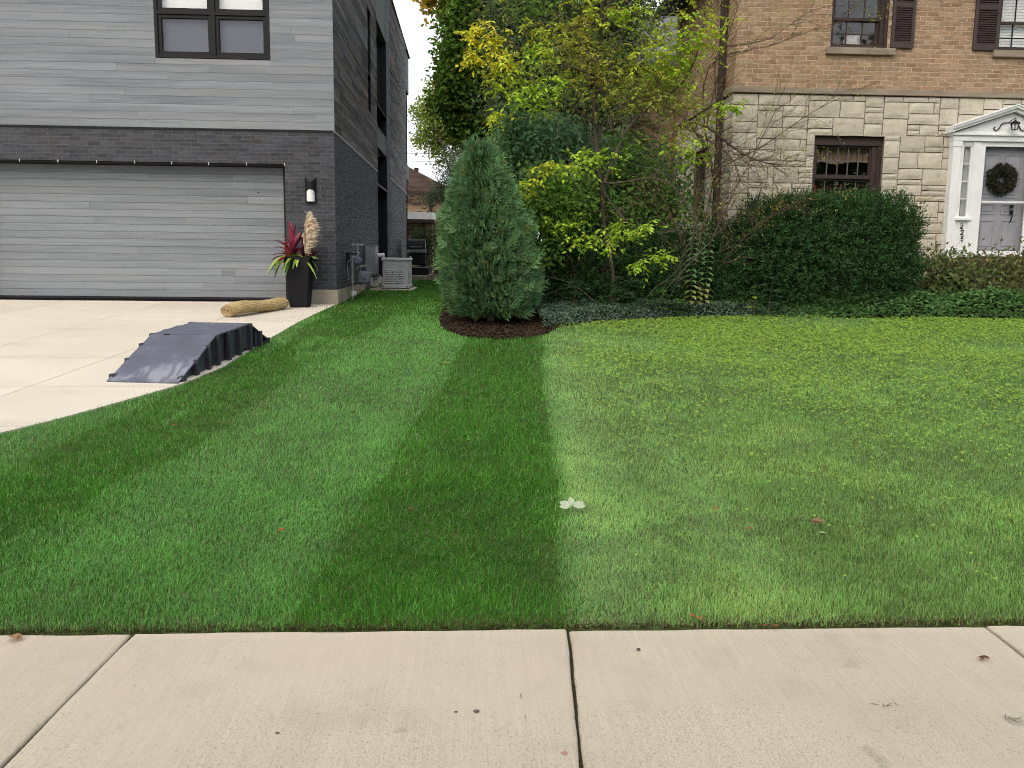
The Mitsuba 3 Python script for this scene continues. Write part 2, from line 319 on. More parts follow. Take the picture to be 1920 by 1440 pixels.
# driveway: cast panels; joints run towards the garage and across
struct('driveway', 'pale cream concrete driveway sloping up to the garage door', 'driveway')
rows_y = [3.55, 5.35, 6.85, 8.37, 9.91, 11.5, 13.12, 14.4, 15.74]
def jx(k, y): return (-9.9, -7.0 + .05 * (y - 15.5), -5.24 + .066 * (y - 15.49), -3.55 + .08 * (y - 15.5))[k]
rng = np.random.default_rng(5)
for r_ in range(len(rows_y) - 1):
    y0, y1 = rows_y[r_] + .004, rows_y[r_ + 1] - .004
    for k in range(4):
        ys = np.linspace(y0, y1, 9)
        left = jx(k, ys) + .004
        right = jx(k + 1, ys) - .004 if k < 3 else edge_x(ys)
        right = np.minimum(right, edge_x(ys))
        if (right - left).max() < .1: continue
        left = np.minimum(left, right - .02)
        v = []
        for dz in (.014, -.03):
            v.append(np.stack([left, ys, gz(ys) + dz], 1)); v.append(np.stack([right, ys, gz(ys) + dz], 1))
        v = np.vstack(v); i = np.arange(8); n = 9
        f = np.vstack([np.stack([i, n + i, n + i + 1, i + 1], 1), np.stack([n + i, 3 * n + i, 3 * n + i + 1, n + i + 1], 1), np.stack([i + 1, 2 * n + i + 1, 2 * n + i, i], 1),
                       [[0, 2 * n, 3 * n, n]], [[n - 1, 2 * n - 1, 4 * n - 1, 3 * n - 1]]])
        part('driveway', 'slab', (v, f), 'mat_driveway', False, uv=np.tile([rng.random(), .5], (len(v), 1)))

# mulch bed round the conifer
BED = np.array([(-.32, 17.1), (-.44, 14.9), (-.47, 13.4), (-.36, 12.35), (-.02, 11.68), (.35, 11.55), (.78, 11.66), (1.08, 12.1), (1.35, 12.9), (3.1, 13.7), (4.5, 14.08), (6.3, 14.13), (9.0, 13.9), (12, 13.8), (12, 16.0), (4.6, 16.0), (2.5, 18), (.5, 19)])
def inside(P, x, y):
    c = np.zeros(np.shape(x), bool); j = len(P) - 1
    for i in range(len(P)):
        a, b = P[i], P[j]
        c ^= ((a[1] > y) != (b[1] > y)) & (x < (b[0] - a[0]) * (y - a[1]) / (b[1] - a[1] + 1e-12) + a[0]); j = i
    return c
def bed_mesh():
    n = 44; xs, ys = np.linspace(-.7, 12.2, 130), np.linspace(11.3, 19.2, 80)
    X, Y = np.meshgrid(xs, ys); m = inside(BED, X, Y)
    Z = gz(Y) + .006 + .03 * meshkit.fbm(np.stack([X * 5, Y * 5, X * 0], -1), 3)
    Z = np.where(m, Z, gz(Y) - .05)
    i = np.arange(len(ys) - 1)[:, None] * len(xs) + np.arange(len(xs) - 1)[None]
    q = np.stack([i, i + 1, i + 1 + len(xs), i + len(xs)], -1).reshape(-1, 4)
    keep = m.ravel()[q].any(1)
    return np.stack([X, Y, Z], -1).reshape(-1, 3), q[keep]
struct('planting_bed', 'dark brown bark mulch bed under the conifer and shrubs', 'planting bed')
v, q = bed_mesh(); part('planting_bed', 'bed_soil', (v, q), 'mat_mulch', True, uv=np.tile([.25, .5], (len(v), 1)))
rng = np.random.default_rng(8); N = 9000
x, y = rng.uniform(-.6, 1.6, N), rng.uniform(11.4, 15, N); m = inside(BED, x, y); x, y = x[m], y[m]; N = len(x)
L, W = rng.uniform(.012, .05, N), rng.uniform(.005, .014, N); a = rng.uniform(0, 2 * np.pi, N)
d = np.stack([np.cos(a), np.sin(a), rng.normal(0, .3, N)], 1); s_ = np.stack([-np.sin(a), np.cos(a), rng.normal(0, .4, N)], 1)
c = np.stack([x, y, gz(y) + rng.uniform(.015, .04, N)], 1)
v = np.stack([c - d * L[:, None], c + s_ * W[:, None], c + d * L[:, None], c - s_ * W[:, None]], 1).reshape(-1, 3)
part('planting_bed', 'bark_chips', (v, np.arange(4 * N).reshape(-1, 4)), 'mat_mulch', False, uv=np.repeat(np.stack([rng.random(N), rng.random(N)], 1), 4, 0), kind='stuff')
# ------------------------------------------------------------------ walls made of pieces
class Wall:
    """a vertical wall: s runs along it, d stands out of it"""
    def __init__(w, axis, pos, out): w.axis, w.pos, w.out = axis, pos, out
    def pt(w, s, z, d):
        s, z, d = np.broadcast_arrays(np.asarray(s, float), z, d)
        return np.stack([s, w.pos + w.out * d, z], -1) if w.axis == 'x' else np.stack([w.pos + w.out * d, s, z], -1)
    def box(w, mb, s0, s1, z0, z1, d0, d1, tone=(.5, .5), bev=0): return mb.box(w.pt(s0, z0, d0), w.pt(s1, z1, d1), tone, bev)
    def piece(w, s0, s1, z0, z1, d, cham=.004, back=-.02):
        """a block with a chamfered face: back ring, side ring, front ring"""
        c = cham; R = []
        for (i, dd) in ((0, back), (0, d - c), (c, d)):
            R.append(w.pt([s0 + i, s1 - i, s1 - i, s0 + i], [z0 + i, z0 + i, z1 - i, z1 - i], dd))
        v = np.vstack(R); f = []
        for k in (0, 4):
            for i in range(4): f.append([k + i, k + (i + 1) % 4, k + 4 + (i + 1) % 4, k + 4 + i])
        f.append([8, 9, 10, 11]); return v, tri(np.array(f))
    def rock(w, s0, s1, z0, z1, d, seed, amp=.010, back=-.02):
        nx, nz = max(3, min(6, int((s1 - s0) / .07) + 2)), max(3, min(5, int((z1 - z0) / .07) + 2))
        S, Z = np.meshgrid(np.linspace(s0, s1, nx), np.linspace(z0, z1, nz))
        q = np.stack([S * 7, Z * 7, S * 0 + seed], -1)
        inner = np.zeros(S.shape); inner[1:-1, 1:-1] = 1
        D = d + inner * (.006 + amp * 2 * (meshkit.fbm(q, 3) - .35)) - (1 - inner) * .004
        jit = (1 - inner) * .010
        S = S + jit * (meshkit.noise(q + 9) - .5); Z = Z + jit * (meshkit.noise(q + 5) - .5)
        v = w.pt(S, Z, D).reshape(-1, 3)
        i = np.arange(nz - 1)[:, None] * nx + np.arange(nx - 1)[None]
        f = [np.stack([i, i + 1, i + 1 + nx, i + nx], -1).reshape(-1, 4)]
        ring = np.r_[np.arange(nx), np.arange(1, nz) * nx + nx - 1, (nz - 1) * nx + np.arange(nx - 2, -1, -1), np.arange(nz - 2, 0, -1) * nx]
        low = w.pt(S.ravel()[ring], Z.ravel()[ring], back); k = np.arange(len(ring)); k2 = (k + 1) % len(ring)
        f.append(np.stack([ring[k2], ring[k], len(v) + k, len(v) + k2], 1))
        return np.vstack([v, low]), tri(np.vstack(f))
def free(s0, s1, z0, z1, holes):
    """the stretches of [s0, s1] that no hole covers between z0 and z1"""
    cuts = [(s0, s1)]
    for a, b, c, d in holes:
        if d <= z0 + 1e-6 or c >= z1 - 1e-6: continue
        cuts = [p for x, y in cuts for p in ((x, min(y, a)), (max(x, b), y)) if p[1] - p[0] > .012]
    return cuts
def spans(s0, s1, a, b, holes):
    """free() for one row, with the strips left above or below an opening that cuts into the row"""
    out = [(x, y, a, b) for x, y in free(s0, s1, a, b, holes)]
    for p, q, c, d in holes:
        if a + .008 < c < b - 1e-6: out.append((max(p, s0), min(q, s1), a, c - .003))
        if a + 1e-6 < d < b - .008: out.append((max(p, s0), min(q, s1), d + .003, b))
    return out
def courses(s0, s1, z0, z1, pitch, length, joint, holes=(), seed=0, vary=0.0):
    """running bond: (s0, s1, z0, z1) of every brick"""
    r = np.random.default_rng(seed); out = []; n = int(round((z1 - z0) / pitch)); h = (z1 - z0) / n
    for k in range(n):
        a, b = z0 + k * h, z0 + (k + 1) * h - joint
        for x, y, a, b in spans(s0, s1, a, b, holes):
            s = s0 + (k % 2) * length / 2 - length + (r.uniform(-vary, vary) if vary else 0)
            while s < y:
                p, q = max(s, x), min(s + length - joint, y)
                if q - p > .025: out.append((p, q, a, b))
                s += length
    return out
def boards(s0, s1, z0, z1, pitch, gap, lmin, lmax, holes=(), seed=0):
    r = np.random.default_rng(seed); out = []; n = int(round((z1 - z0) / pitch)); h = (z1 - z0) / n
    for k in range(n):
        a, b = z0 + k * h, z0 + (k + 1) * h - gap
        for x, y, a, b in spans(s0, s1, a, b, holes):
            s = x - r.uniform(0, lmax * .6)
            while s < y:
                e = s + r.uniform(lmin, lmax); p, q = max(s, x), min(e, y) - (.0015 if e < y else 0)
                if y - e < .25: q = y; e = y + 1
                if q - p > .05: out.append((p, q, a, b))
                s = e
    return out
def lay(wall, parent, name, pieces, m, d, seed, cham=.003, dvar=.003, most=300, key=None, rock=False, tone=None):
    """each piece an entry of its own; past `most` the rest is one joined part"""
    r = np.random.default_rng(seed)
    if key: pieces = sorted(pieces, key=key)
    rest = MB()
    for k, (a, b, c, e) in enumerate(pieces):
        t = (r.random(), r.random()) if tone is None else tone(r)
        dd = d + r.uniform(-dvar, dvar)
        v, f = wall.rock(a, b, c, e, dd, k) if rock else wall.piece(a, b, c, e, dd, cham)
        if k < most: part(parent, name, (v, f), m, False, uv=np.tile(t, (len(v), 1)))
        else: rest.add(v, f, t)
    if rest.v: rest.part(parent, name + '_field', m, kind='stuff')
def panel_with_holes(wall, mb, s0, s1, z0, z1, d0, d1, holes, tone=(.5, .5)):
    zs = sorted({z0, z1, *[min(max(h[k], z0), z1) for h in holes for k in (2, 3)]})
    for a, b in zip(zs[:-1], zs[1:]):
        for x, y in free(s0, s1, a, b, holes): wall.box(mb, x, y, a, b, d0, d1, tone)

# ------------------------------------------------------------------ the grey modern house on the left
MH = thing('modern_house', 'modern grey house with silvery horizontal boards over dark brick and a wide plank garage door', 'house')
FY, SX, XL = 15.4, -2.29, -9.6
ZB, ZR = 3.62, 8.55                      # bottom of the boards, roof
front = Wall('x', FY, -1); side = Wall('y', SX, 1)
WIN = (-5.19, -3.32, 4.735, 6.45)
GAR = (-8.45, -3.13, 0.0, 3.06)
mb = MB()
panel_with_holes(front, mb, XL, SX - .02, ZB - .03, ZR, -.30, -.014, [WIN])
fw = mb.part(MH, 'front_wall', 'mat_void')
lay(front, fw, 'siding_board', boards(XL + 1.2, SX + .004, ZB, 6.30, .128, .003, 1.4, 4.6, [WIN], 3), 'mat_board_grey', .004, 3, .0015, .0025)
mb = MB()
for a, b, c, e in boards(XL, SX + .004, 6.30, ZR, .128, .003, 3, 5, [WIN], 4): v, f = front.piece(a, b, c, e, .004, .0015); mb.add(v, f, (.5, .3))
mb.part(fw, 'upper_siding', 'mat_board_grey', kind='stuff')
# brick below: lintel band and pier
mb = MB(); panel_with_holes(front, mb, XL, SX - .012, .95, ZB - .035, -.34, -.003, [GAR])
bw = mb.part(MH, 'front_brickwork', 'mat_dark_mortar')
lay(front, bw, 'brick', courses(XL + 1, SX, .955, ZB - .035, .0675, .213, .007, [GAR], 5), 'mat_dark_brick', .0, 6, .0015, .0012, 300, key=lambda p: abs(p[0] + 2.3))
mb = MB(); front.box(mb, XL, SX + .006, ZB - .036, ZB - .002, -.02, .012); mb.part(MH, 'flashing', 'mat_black_metal')
mb = MB(); side.box(mb, FY - .012, 22.45, ZB - .036, ZB - .002, -.02, .012); side.box(mb, 25.02, 31.4, ZB + .02, ZB + .05, .02, .10); mb.part(MH, 'flashing', 'mat_grey_metal')
# window in the boards
mb = MB(); a, b, c, e = WIN; t = .055
for s0, s1, z0, z1 in ((a, a + t, c, e), (b - t, b, c, e), (a + t, b - t, c, c + t), (a + t, b - t, e - t, e), (-4.275, -4.205, c + t, e - t), (a + t, -4.275, 5.425, 5.475), (-4.205, b - t, 5.425, 5.475)):
    front.box(mb, s0, s1, z0, z1, -.12, .012, bev=.004)
w = mb.part(MH, 'window', 'mat_black_metal')
for s0, s1 in ((a + t, -4.275), (-4.205, b - t)):
    for z0, z1 in ((c + t, 5.425), (5.475, e - t)):
        mb = MB(); q = .055
        for p in ((s0, s0 + q, z0, z1), (s1 - q, s1, z0, z1), (s0 + q, s1 - q, z0, z0 + q), (s0 + q, s1 - q, z1 - q, z1)): front.box(mb, *p, -.10, -.012, bev=.003)
        mb.part(w, 'sash', 'mat_black_metal')
        v = front.pt([s0 + q, s1 - q, s1 - q, s0 + q], [z0 + q, z0 + q, z1 - q, z1 - q], -.05); part(w, 'pane', (v, np.array([[0, 1, 2, 3]])), 'mat_pane')
        mb = MB(); front.box(mb, s0, s1, z0, z1, -.16, -.13); mb.part(w, 'blind' if z0 > 5.4 else 'frosted_panel', 'mat_blind' if z0 > 5.4 else 'mat_film')
# garage door of planks, recessed under the lintel
mb = MB(); front.box(mb, GAR[0], GAR[1] + .02, .70, 3.10, -.46, -.36); front.box(mb, GAR[0], GAR[1], 3.035, 3.06, -.36, -.03); front.box(mb, GAR[1] - .075, GAR[1], .72, 3.06, -.36, -.22); front.box(mb, GAR[0], GAR[1] - .075, .755, .785, -.36, -.315)
gd = mb.part(MH, 'garage_door', 'mat_black_matte')
gw = Wall('x', FY + .34, -1)
r = np.random.default_rng(9); pl = []
n = 18; h = (3.03 - .79) / n
for k in range(n):
    cut = sorted(r.uniform(-7.6, -3.8, r.integers(0, 3))); xs = [GAR[0], *cut, GAR[1] - .078]
    for p, q in zip(xs[:-1], xs[1:]):
        if q - p > .1: pl.append((p, q - .0015, .79 + k * h, .79 + (k + 1) * h - .004))
lay(gw, gd, 'plank', pl, 'mat_board_grey', .0, 12, .002, .002)
mb = MB(); mb.tube([(-3.66, 15.738, 2.60), (-3.66, 15.73, 2.60)], .012, 8); mb.part(gd, 'sensor', 'mat_black_metal')
for k in range(9):
    x = -8.1 + k * .62 + .01 * math.sin(k * 5)
    mb = MB(); mb.box((x - .005, FY - .010, 3.05), (x + .005, FY + .006, 3.07)); mb.tube([(x, FY - .007, 3.05), (x, FY - .009, 3.018)], [.008, .004], 7); mb.part(MH, 'lintel_bulb', 'mat_white_plastic')
# concrete footing
mb = MB(); mb.box((GAR[1] + .02, FY - .012, .3), (SX + .014, FY + .3, .95), (.5, .5)); mb.box((SX - .3, FY - .010, .3), (SX + .012, 33.0, .948)); mb.part(MH, 'footing', 'mat_foundation')
# side wall: three stretches
SW1, STRIP, SEG2, END = (FY, 22.45), (22.45, 25.02), (25.02, 31.4), (31.4, 33.1)
W1 = (20.55, 21.15, 4.80, 6.98)
mb = MB(); panel_with_holes(side, mb, SW1[0] + .012, SW1[1], ZB - .03, ZR, -.30, -.014, [W1]); side.box(mb, SEG2[0], SEG2[1], .95, ZR, -.3, .062)
sw = mb.part(MH, 'side_wall', 'mat_void')
lay(side, sw, 'siding_board', boards(SW1[0], SW1[1], ZB, ZR, .128, .004, .9, 3.2, [W1], 21), 'mat_board_dark', .004, 22, .002, .005)
side2 = Wall('y', SX + .08, 1)
lay(side2, sw, 'siding_board', boards(SEG2[0] + .004, SEG2[1], ZB + .06, ZR, .128, .004, 1.2, 3.4, (), 23), 'mat_board_dark', .004, 24, .002, .005)
ret = Wall('x', SEG2[0], -1)
mb = MB()
for a, b, c, e in boards(SX - .2, SX + .082, .97, ZR, .128, .004, 3, 4, (), 25): v, f = ret.piece(a, b, c, e, .003, .002); mb.add(v, f, (np.random.default_rng(int(c * 100)).random(), .4))
mb.part(sw, 'return_boards', 'mat_board_grey', kind='stuff')
mb = MB(); side.box(mb, SW1[0] + .006, SW1[1], .95, ZB - .035, -.3, -.003); sb = mb.part(MH, 'side_brickwork', 'mat_dark_mortar')
mb = MB(); r = np.random.default_rng(31)
for a, b, c, e in courses(SW1[0] + .003, SW1[1], .955, ZB - .035, .0675, .213, .007, (), 7):
    v, f = side.piece(a, b, c, e, r.uniform(-.001, .001), .0015); mb.add(v, f, (.35 + r.random() * .25, r.random() * .7))
for a, b, c, e in courses(SEG2[0] + .01, SEG2[1], .955, ZB + .02, .0675, .213, .007, (), 8):
    v, f = side2.piece(a, b, c, e, -.008, .0015); mb.add(v, f, (.32 + r.random() * .25, r.random() * .7))
mb.part(sb, 'brick_field', 'mat_dark_brick', kind='stuff')
def side_window(s0, s1, z0, z1, mull, rails, rec=-.22, name='side_window'):
    mb = MB(); t = .06
    for p in [(s0, s0 + t, z0, z1), (s1 - t, s1, z0, z1), (s0 + t, s1 - t, z0, z0 + t), (s0 + t, s1 - t, z1 - t, z1)] + [(m - t / 2, m + t / 2, z0 + t, z1 - t) for m in mull]: side.box(mb, *p, rec - .06, rec + .05)
    for zz in rails: side.box(mb, s0, s1, zz - .025, zz + .025, rec - .05, .0)
    side.box(mb, s0 - .02, s0, z0, z1, -.3, -.004); side.box(mb, s1, s1 + .02, z0, z1, -.3, -.004)
    w = mb.part(MH, name, 'mat_black_metal')
    v = side.pt([s0, s1, s1, s0], [z0, z0, z1, z1], rec); part(w, 'pane', (v, np.array([[0, 1, 2, 3]])), 'mat_dark_glass')
side_window(*W1, [], [5.6], -.12)
side_window(STRIP[0] + .03, STRIP[1] - .03, 4.72, 7.24, [23.7], [5.25], -.2)
side_window(STRIP[0] + .03, STRIP[1] - .03, .97, 4.22, [23.7], [3.3], -.2)
side_window(END[0] + .03, END[1] - .03, 4.76, 7.28, [32.2], [5.3], -.2)
side_window(END[0] + .03, END[1] - .03, .97, 4.22, [32.2], [3.3], -.2)
for s0, s1, z0, z1, dd in ((STRIP[0], STRIP[1], 4.22, 4.72, -.004), (STRIP[0], STRIP[1], 7.24, ZR, -.004), (END[0], END[1], 4.22, 4.76, .055), (END[0], END[1], 7.28, ZR, .055)):
    mb = MB(); side.box(mb, s0 + .003, s1 - .003, z0, z1, -.3, dd, bev=.004); mb.part(MH, 'spandrel_panel', 'mat_panel_metal')
mb = MB(); mb.box((XL, FY + .32, ZR - .3), (SX - .32, 33.0, ZR - .06)); mb.box((XL, FY + .62, .2), (SX - .32, 33.0, ZR - .31)); mb.part(MH, 'core', 'mat_void')
mb = MB(); mb.box((XL, FY - .03, ZR + .002), (SX + .03, FY + .2, ZR + .05)); mb.box((SX - .2, FY + .2, ZR + .002), (SX + .11, 33.13, ZR + .05)); mb.part(MH, 'parapet_cap', 'mat_black_metal')

# wall lamp on the pier: black half cylinder, scooped top, arched pale lens
WL = thing('wall_lamp', 'black half-round wall lamp with arched white lens beside the garage door', 'wall lamp')
cx, z0, z1, R_ = -2.70, 2.43, 2.845, .088
ang = np.linspace(0, np.pi, 15)
top = z1 - .075 * np.sin(ang) ; bot = z0 + .012 + 0 * ang
def half_shell(r, top, bot, y):
    v = np.vstack([np.stack([cx + r * np.cos(ang), y - r * np.sin(ang), bot], 1), np.stack([cx + r * np.cos(ang), y - r * np.sin(ang), top], 1)]); n = len(ang); i = np.arange(n - 1)
    return v, np.stack([i, i + 1, n + i + 1, n + i], 1)
arch = z0 + .13 + .085 * (np.sin(ang) ** .6)
mb = MB(); mb.add(*half_shell(R_, top, arch - .0, FY - .002)); mb.add(*half_shell(R_ - .008, top, arch, FY - .002))
mb.box((cx - R_ - .006, FY - .022, z0), (cx - R_ + .012, FY - .003, z1), bev=.003); mb.box((cx + R_ - .012, FY - .022, z0), (cx + R_ + .006, FY - .003, z1), bev=.003)
mb.box((cx - R_, FY - .012, z0), (cx + R_, FY - .003, z1 - .09)); mb.box((cx - R_ + .008, FY - .075, z0 - .004), (cx + R_ - .008, FY - .012, z0 + .012), bev=.003); mb.part(WL, 'housing', 'mat_black_metal', 40)
mb = MB(); mb.add(*half_shell(R_ - .02, arch + .002, bot, FY - .010)); mb.part(WL, 'lens', 'mat_lamp_glass', True)
# ------------------------------------------------------------------ the stone and brick house on the right
BH = thing('brick_house', 'two-storey house of cream ashlar stone below and tan brick above with a white pedimented doorway', 'house')
BY, BX, BR = 16.0, 4.67, 12.2
bf = Wall('x', BY, -1); bs = Wall('y', BX, -1)
LW = (6.19, 7.47, 2.50, 3.775); U1 = (6.36, 7.41, 5.285, 7.0); U2 = (9.40, 10.5, 5.30, 7.0); DO = (8.70, 10.70, 1.0, 4.0)
SWN = (17.70, 18.70, 2.3, 3.74)
BD = 20.6                                              # back of the two-storey part
mb = MB(); panel_with_holes(bf, mb, BX + .03, BR, .5, 4.48, -.34, -.016, [LW, (DO[0] + .05, DO[1] - .05, .9, 3.75)]); ws = mb.part(BH, 'stone_wall', 'mat_stone_mortar')
def ashlar(s0, s1, z0, z1, holes, seed, mw=.115, mh=.0955):
    """random ashlar: blocks of one to three courses packed on a grid"""
    r = np.random.default_rng(seed); nx, nz = int(round((s1 - s0) / mw)), int(round((z1 - z0) / mh)); w, h = (s1 - s0) / nx, (z1 - z0) / nz
    used = np.zeros((nz, nx), bool)
    for a, b, c, e in holes:
        for k in range(nz):
            for i in range(nx):
                if s0 + (i + .5) * w > a and s0 + (i + .5) * w < b and z0 + (k + .5) * h > c and z0 + (k + .5) * h < e: used[k, i] = True
    kinds = [(4, 3), (3, 3), (4, 2), (3, 2), (5, 3), (5, 2), (3, 1), (4, 1), (2, 1)]; pr = np.array([.14, .07, .22, .16, .07, .10, .12, .08, .04]); out = []
    for k in range(nz):
        for i in range(nx):
            if used[k, i]: continue
            for t in [kinds[j] for j in r.choice(len(kinds), 9, False, pr)] + [(1, 2), (1, 1)]:
                a, b = min(t[0], nx - i), min(t[1], nz - k)
                if not used[k:k + b, i:i + a].any() and not (nx - i - a == 1 and a > 1):
                    used[k:k + b, i:i + a] = True; out.append([s0 + i * w, s0 + (i + a) * w, z0 + k * h, z0 + (k + b) * h]); break
    for q in out:                                       # close up to the openings
        for a, b, c, e in holes:
            if q[3] > c + .02 and q[2] < e - .02:
                if abs(q[1] - a) < mw * .75: q[1] = a + .004
                if abs(q[0] - b) < mw * .75: q[0] = b - .004
            if q[1] > a + .02 and q[0] < b - .02:
                if abs(q[2] - e) < mh * .75: q[2] = e
                if abs(q[3] - c) < mh * .75: q[3] = c
    return [(a, b - .0165, c, e - .0165) for a, b, c, e in out if b - a > .03 and e - c > .03]
st = ashlar(BX, BR - 1.0, .62, 4.48, [LW, DO], 41)
st = [p for p in st if not (p[0] > DO[0] and p[1] < DO[1] + .1 and p[3] < 1.6)]
lay(bf, ws, 'stone', st, 'mat_stone', .0, 42, dvar=.006, rock=True, key=lambda p: abs(p[0] - 6.8), tone=lambda r: (r.random(), r.random()))
# the string course, mitred at the corner
mb = MB(); bf.box(mb, BX - .045, BR, 4.485, 4.585, -.3, .05, bev=.006); bs.box(mb, BY + .0, BD, 4.485, 4.585, -.3, .05, bev=.006); mb.part(BH, 'string_course', 'mat_limestone')
# brick above
mb = MB(); panel_with_holes(bf, mb, BX + .012, BR, 4.585, 7.05, -.34, -.005, [U1, U2]); wb = mb.part(BH, 'brick_wall', 'mat_tan_mortar')
lay(bf, wb, 'brick', courses(BX, BR - 1.2, 4.59, 7.05, .0795, .213, .0115, [U1, U2], 43, .01), 'mat_tan_brick', .0, 44, .002, .0022, 300, key=lambda p: (p[2] > 6.25, (p[0] - 8) ** 2 + 4 * (p[2] - 5.3) ** 2), tone=lambda r: (r.random(), r.random()))
# side wall towards the drive
mb = MB(); panel_with_holes(bs, mb, BY + .03, BD, .5, 4.48, -.34, -.016, [SWN]); bs.box(mb, BY + .012, BD, 4.585, 7.05, -.34, -.005); s2 = mb.part(BH, 'side_wall', 'mat_stone_mortar')
mb = MB(); r = np.random.default_rng(47)
for k, (a, b, c, e) in enumerate(ashlar(BY + .0, BD, .62, 4.48, [SWN], 48)): v, f = bs.rock(a, b, c, e, r.uniform(-.006, .006), k); mb.add(v, f, (r.random(), r.random()))
mb.part(s2, 'stones', 'mat_stone', kind='stuff')
mb = MB()
for a, b, c, e in courses(BY, BD, 4.59, 7.05, .0795, .213, .0095, (), 49, .01): v, f = bs.piece(a, b, c, e, r.uniform(-.002, .002), .002); mb.add(v, f, (r.random(), r.random()))
mb.part(s2, 'brick_field', 'mat_tan_brick', kind='stuff')
# roof and eaves (above the frame), rear wing with a grey roof
mb = MB(); E0, ER = 7.05, 9.6
V = np.array([(BX - .45, BY - .45, E0), (BR + .45, BY - .45, E0), (BR + .45, BD + .2, E0), (BX - .45, BD + .2, E0), (BX + 2.4, (BY + BD) / 2, ER), (BR - 2.4, (BY + BD) / 2, ER)])
mb.add(V, np.array([(0, 1, 5), (0, 5, 4), (1, 2, 5), (2, 3, 4), (2, 4, 5), (3, 0, 4)])); mb.part(BH, 'roof', 'mat_roof_brown')
mb = MB(); mb.box((BX - .45, BY - .45, E0 - .05), (BR + .45, BD + .2, E0 - .002)); mb.box((BX - .52, BY - .5, E0 - .12), (BX - .40, BD + .2, E0 + .02)); mb.box((BX - .5, BY - .56, E0 - .12), (BR + .5, BY - .44, E0 + .02)); mb.part(BH, 'eaves_gutter', 'mat_brown_paint')
mb = MB(); mb.box((BX - .02, BD - .3, .5), (BR, BD, 7.04)); mb.box((BR - .2, BY + .36, .5), (BR, BD - .3, 7.0)); mb.part(BH, 'rear_wall', 'mat_tan_brick')
mb = MB(); mb.box((3.7, BD + .3, .5), (9.5, 29, 5.85)); wg = mb.part(BH, 'rear_wing', 'mat_far_brick')
V = np.array([(3.3, BD + .02, 5.85), (9.9, BD + .02, 5.85), (9.9, 25, 8.1), (3.3, 25, 8.1), (3.3, 29.5, 5.85), (9.9, 29.5, 5.85)])
mb = MB(); mb.add(V, np.array([(0, 1, 2), (0, 2, 3), (3, 2, 5), (3, 5, 4)])); mb.part(wg, 'roof', 'mat_roof_grey')
mb = MB(); mb.box((3.22, BD - .06, 5.72), (4.2, BD + .06, 5.87)); mb.box((3.25, BD + .0, 5.70), (3.7, 29, 5.83)); mb.part(wg, 'fascia', 'mat_brown_paint')
mb = MB(); mb.box((3.75, 26.6, 6.5), (4.55, 27.3, 10.5)); mb.part(wg, 'chimney', 'mat_red_brick')
# downspout on the side wall by the corner
mb = MB(); mb.box((BX - .13, 16.52, .8), (BX - .03, 16.64, 6.95), bev=.012)
for zz in (2.0, 4.3, 6.1): mb.box((BX - .14, 16.505, zz), (BX + .01, 16.655, zz + .04))
mb.part(BH, 'downspout', 'mat_brown_paint')

def room(wall, s0, s1, z0, z1, deep, front_d=-.12):
    """an open-fronted dark room behind a window"""
    mb = MB()
    wall.box(mb, s0 - .3, s1 + .3, z0 - .3, z1 + .3, -deep - .05, -deep); wall.box(mb, s0 - .34, s0 - .3, z0 - .3, z1 + .3, -deep, -.36); wall.box(mb, s1 + .3, s1 + .34, z0 - .3, z1 + .3, -deep, -.36)
    wall.box(mb, s0 - .34, s1 + .34, z0 - .34, z0 - .3, -deep, -.36); wall.box(mb, s0 - .34, s1 + .34, z1 + .3, z1 + .34, -deep, -.36); return mb
def frame_rect(wall, mb, s0, s1, z0, z1, t, d0, d1, bev=.0, tb=None):
    tb = tb or t
    for p in ((s0, s0 + t, z0, z1), (s1 - t, s1, z0, z1), (s0 + t, s1 - t, z0, z0 + tb), (s0 + t, s1 - t, z1 - t, z1)): wall.box(mb, *p, d0, d1, bev=bev)
def pane(wall, parent, s0, s1, z0, z1, d, m='mat_pane'):
    part(parent, 'pane', (wall.pt([s0, s1, s1, s0], [z0, z0, z1, z1], d), np.array([[0, 1, 2, 3]])), m)
# lower window: two sashes with muntins, short curtain, two red candles
a, b, c, e = LW
mb = MB(); frame_rect(bf, mb, a, b, c, e, .075, -.26, -.10, .004); bf.box(mb, a, b, e - .16, e - .0755, -.2, -.085, bev=.004); bf.box(mb, b - .17, b - .075, c + .075, e - .16, -.22, -.12, bev=.004)
lw = mb.part(BH, 'window', 'mat_brown_paint', label='dark brown multi-paned window with short curtain in the stone wall')
mb = MB(); frame_rect(bf, mb, a + .075, b - .17, 3.06, e - .16, .035, -.19, -.15); bf.box(mb, a + .075, b - .17, 3.03, 3.10, -.20, -.135); frame_rect(bf, mb, a + .075, b - .17, c + .075, 3.03, .035, -.235, -.20); mb.part(lw, 'sash', 'mat_brown_paint')
mb = MB(); s0, s1 = a + .11, b - .205
for k in range(1, 5): x = s0 + (s1 - s0) * k / 5; bf.box(mb, x - .008, x + .008, 3.10, e - .195, -.182, -.158); bf.box(mb, x - .008, x + .008, c + .11, 3.03, -.228, -.206)
bf.box(mb, s0, s1, 3.335, 3.352, -.181, -.157); bf.box(mb, s0, s1, 2.70, 2.716, -.229, -.205); mb.part(lw, 'muntin', 'mat_muntin')
pane(bf, lw, s0, s1, 3.09, e - .195, -.172); pane(bf, lw, s0, s1, c + .11, 3.03, -.218)
x = np.linspace(s0 - .05, s1 + .1, 90); D = -.34 - .02 * np.sin(x * 60) - .012 * np.sin(x * 23)
v = np.vstack([bf.pt(x, 3.62, D), bf.pt(x, 3.30 + .05 * np.abs(np.sin(x * 4.2)), D)]); i = np.arange(89)
part(lw, 'curtain', (v, np.stack([i, i + 1, 90 + i + 1, 90 + i], 1)), 'mat_curtain', True)
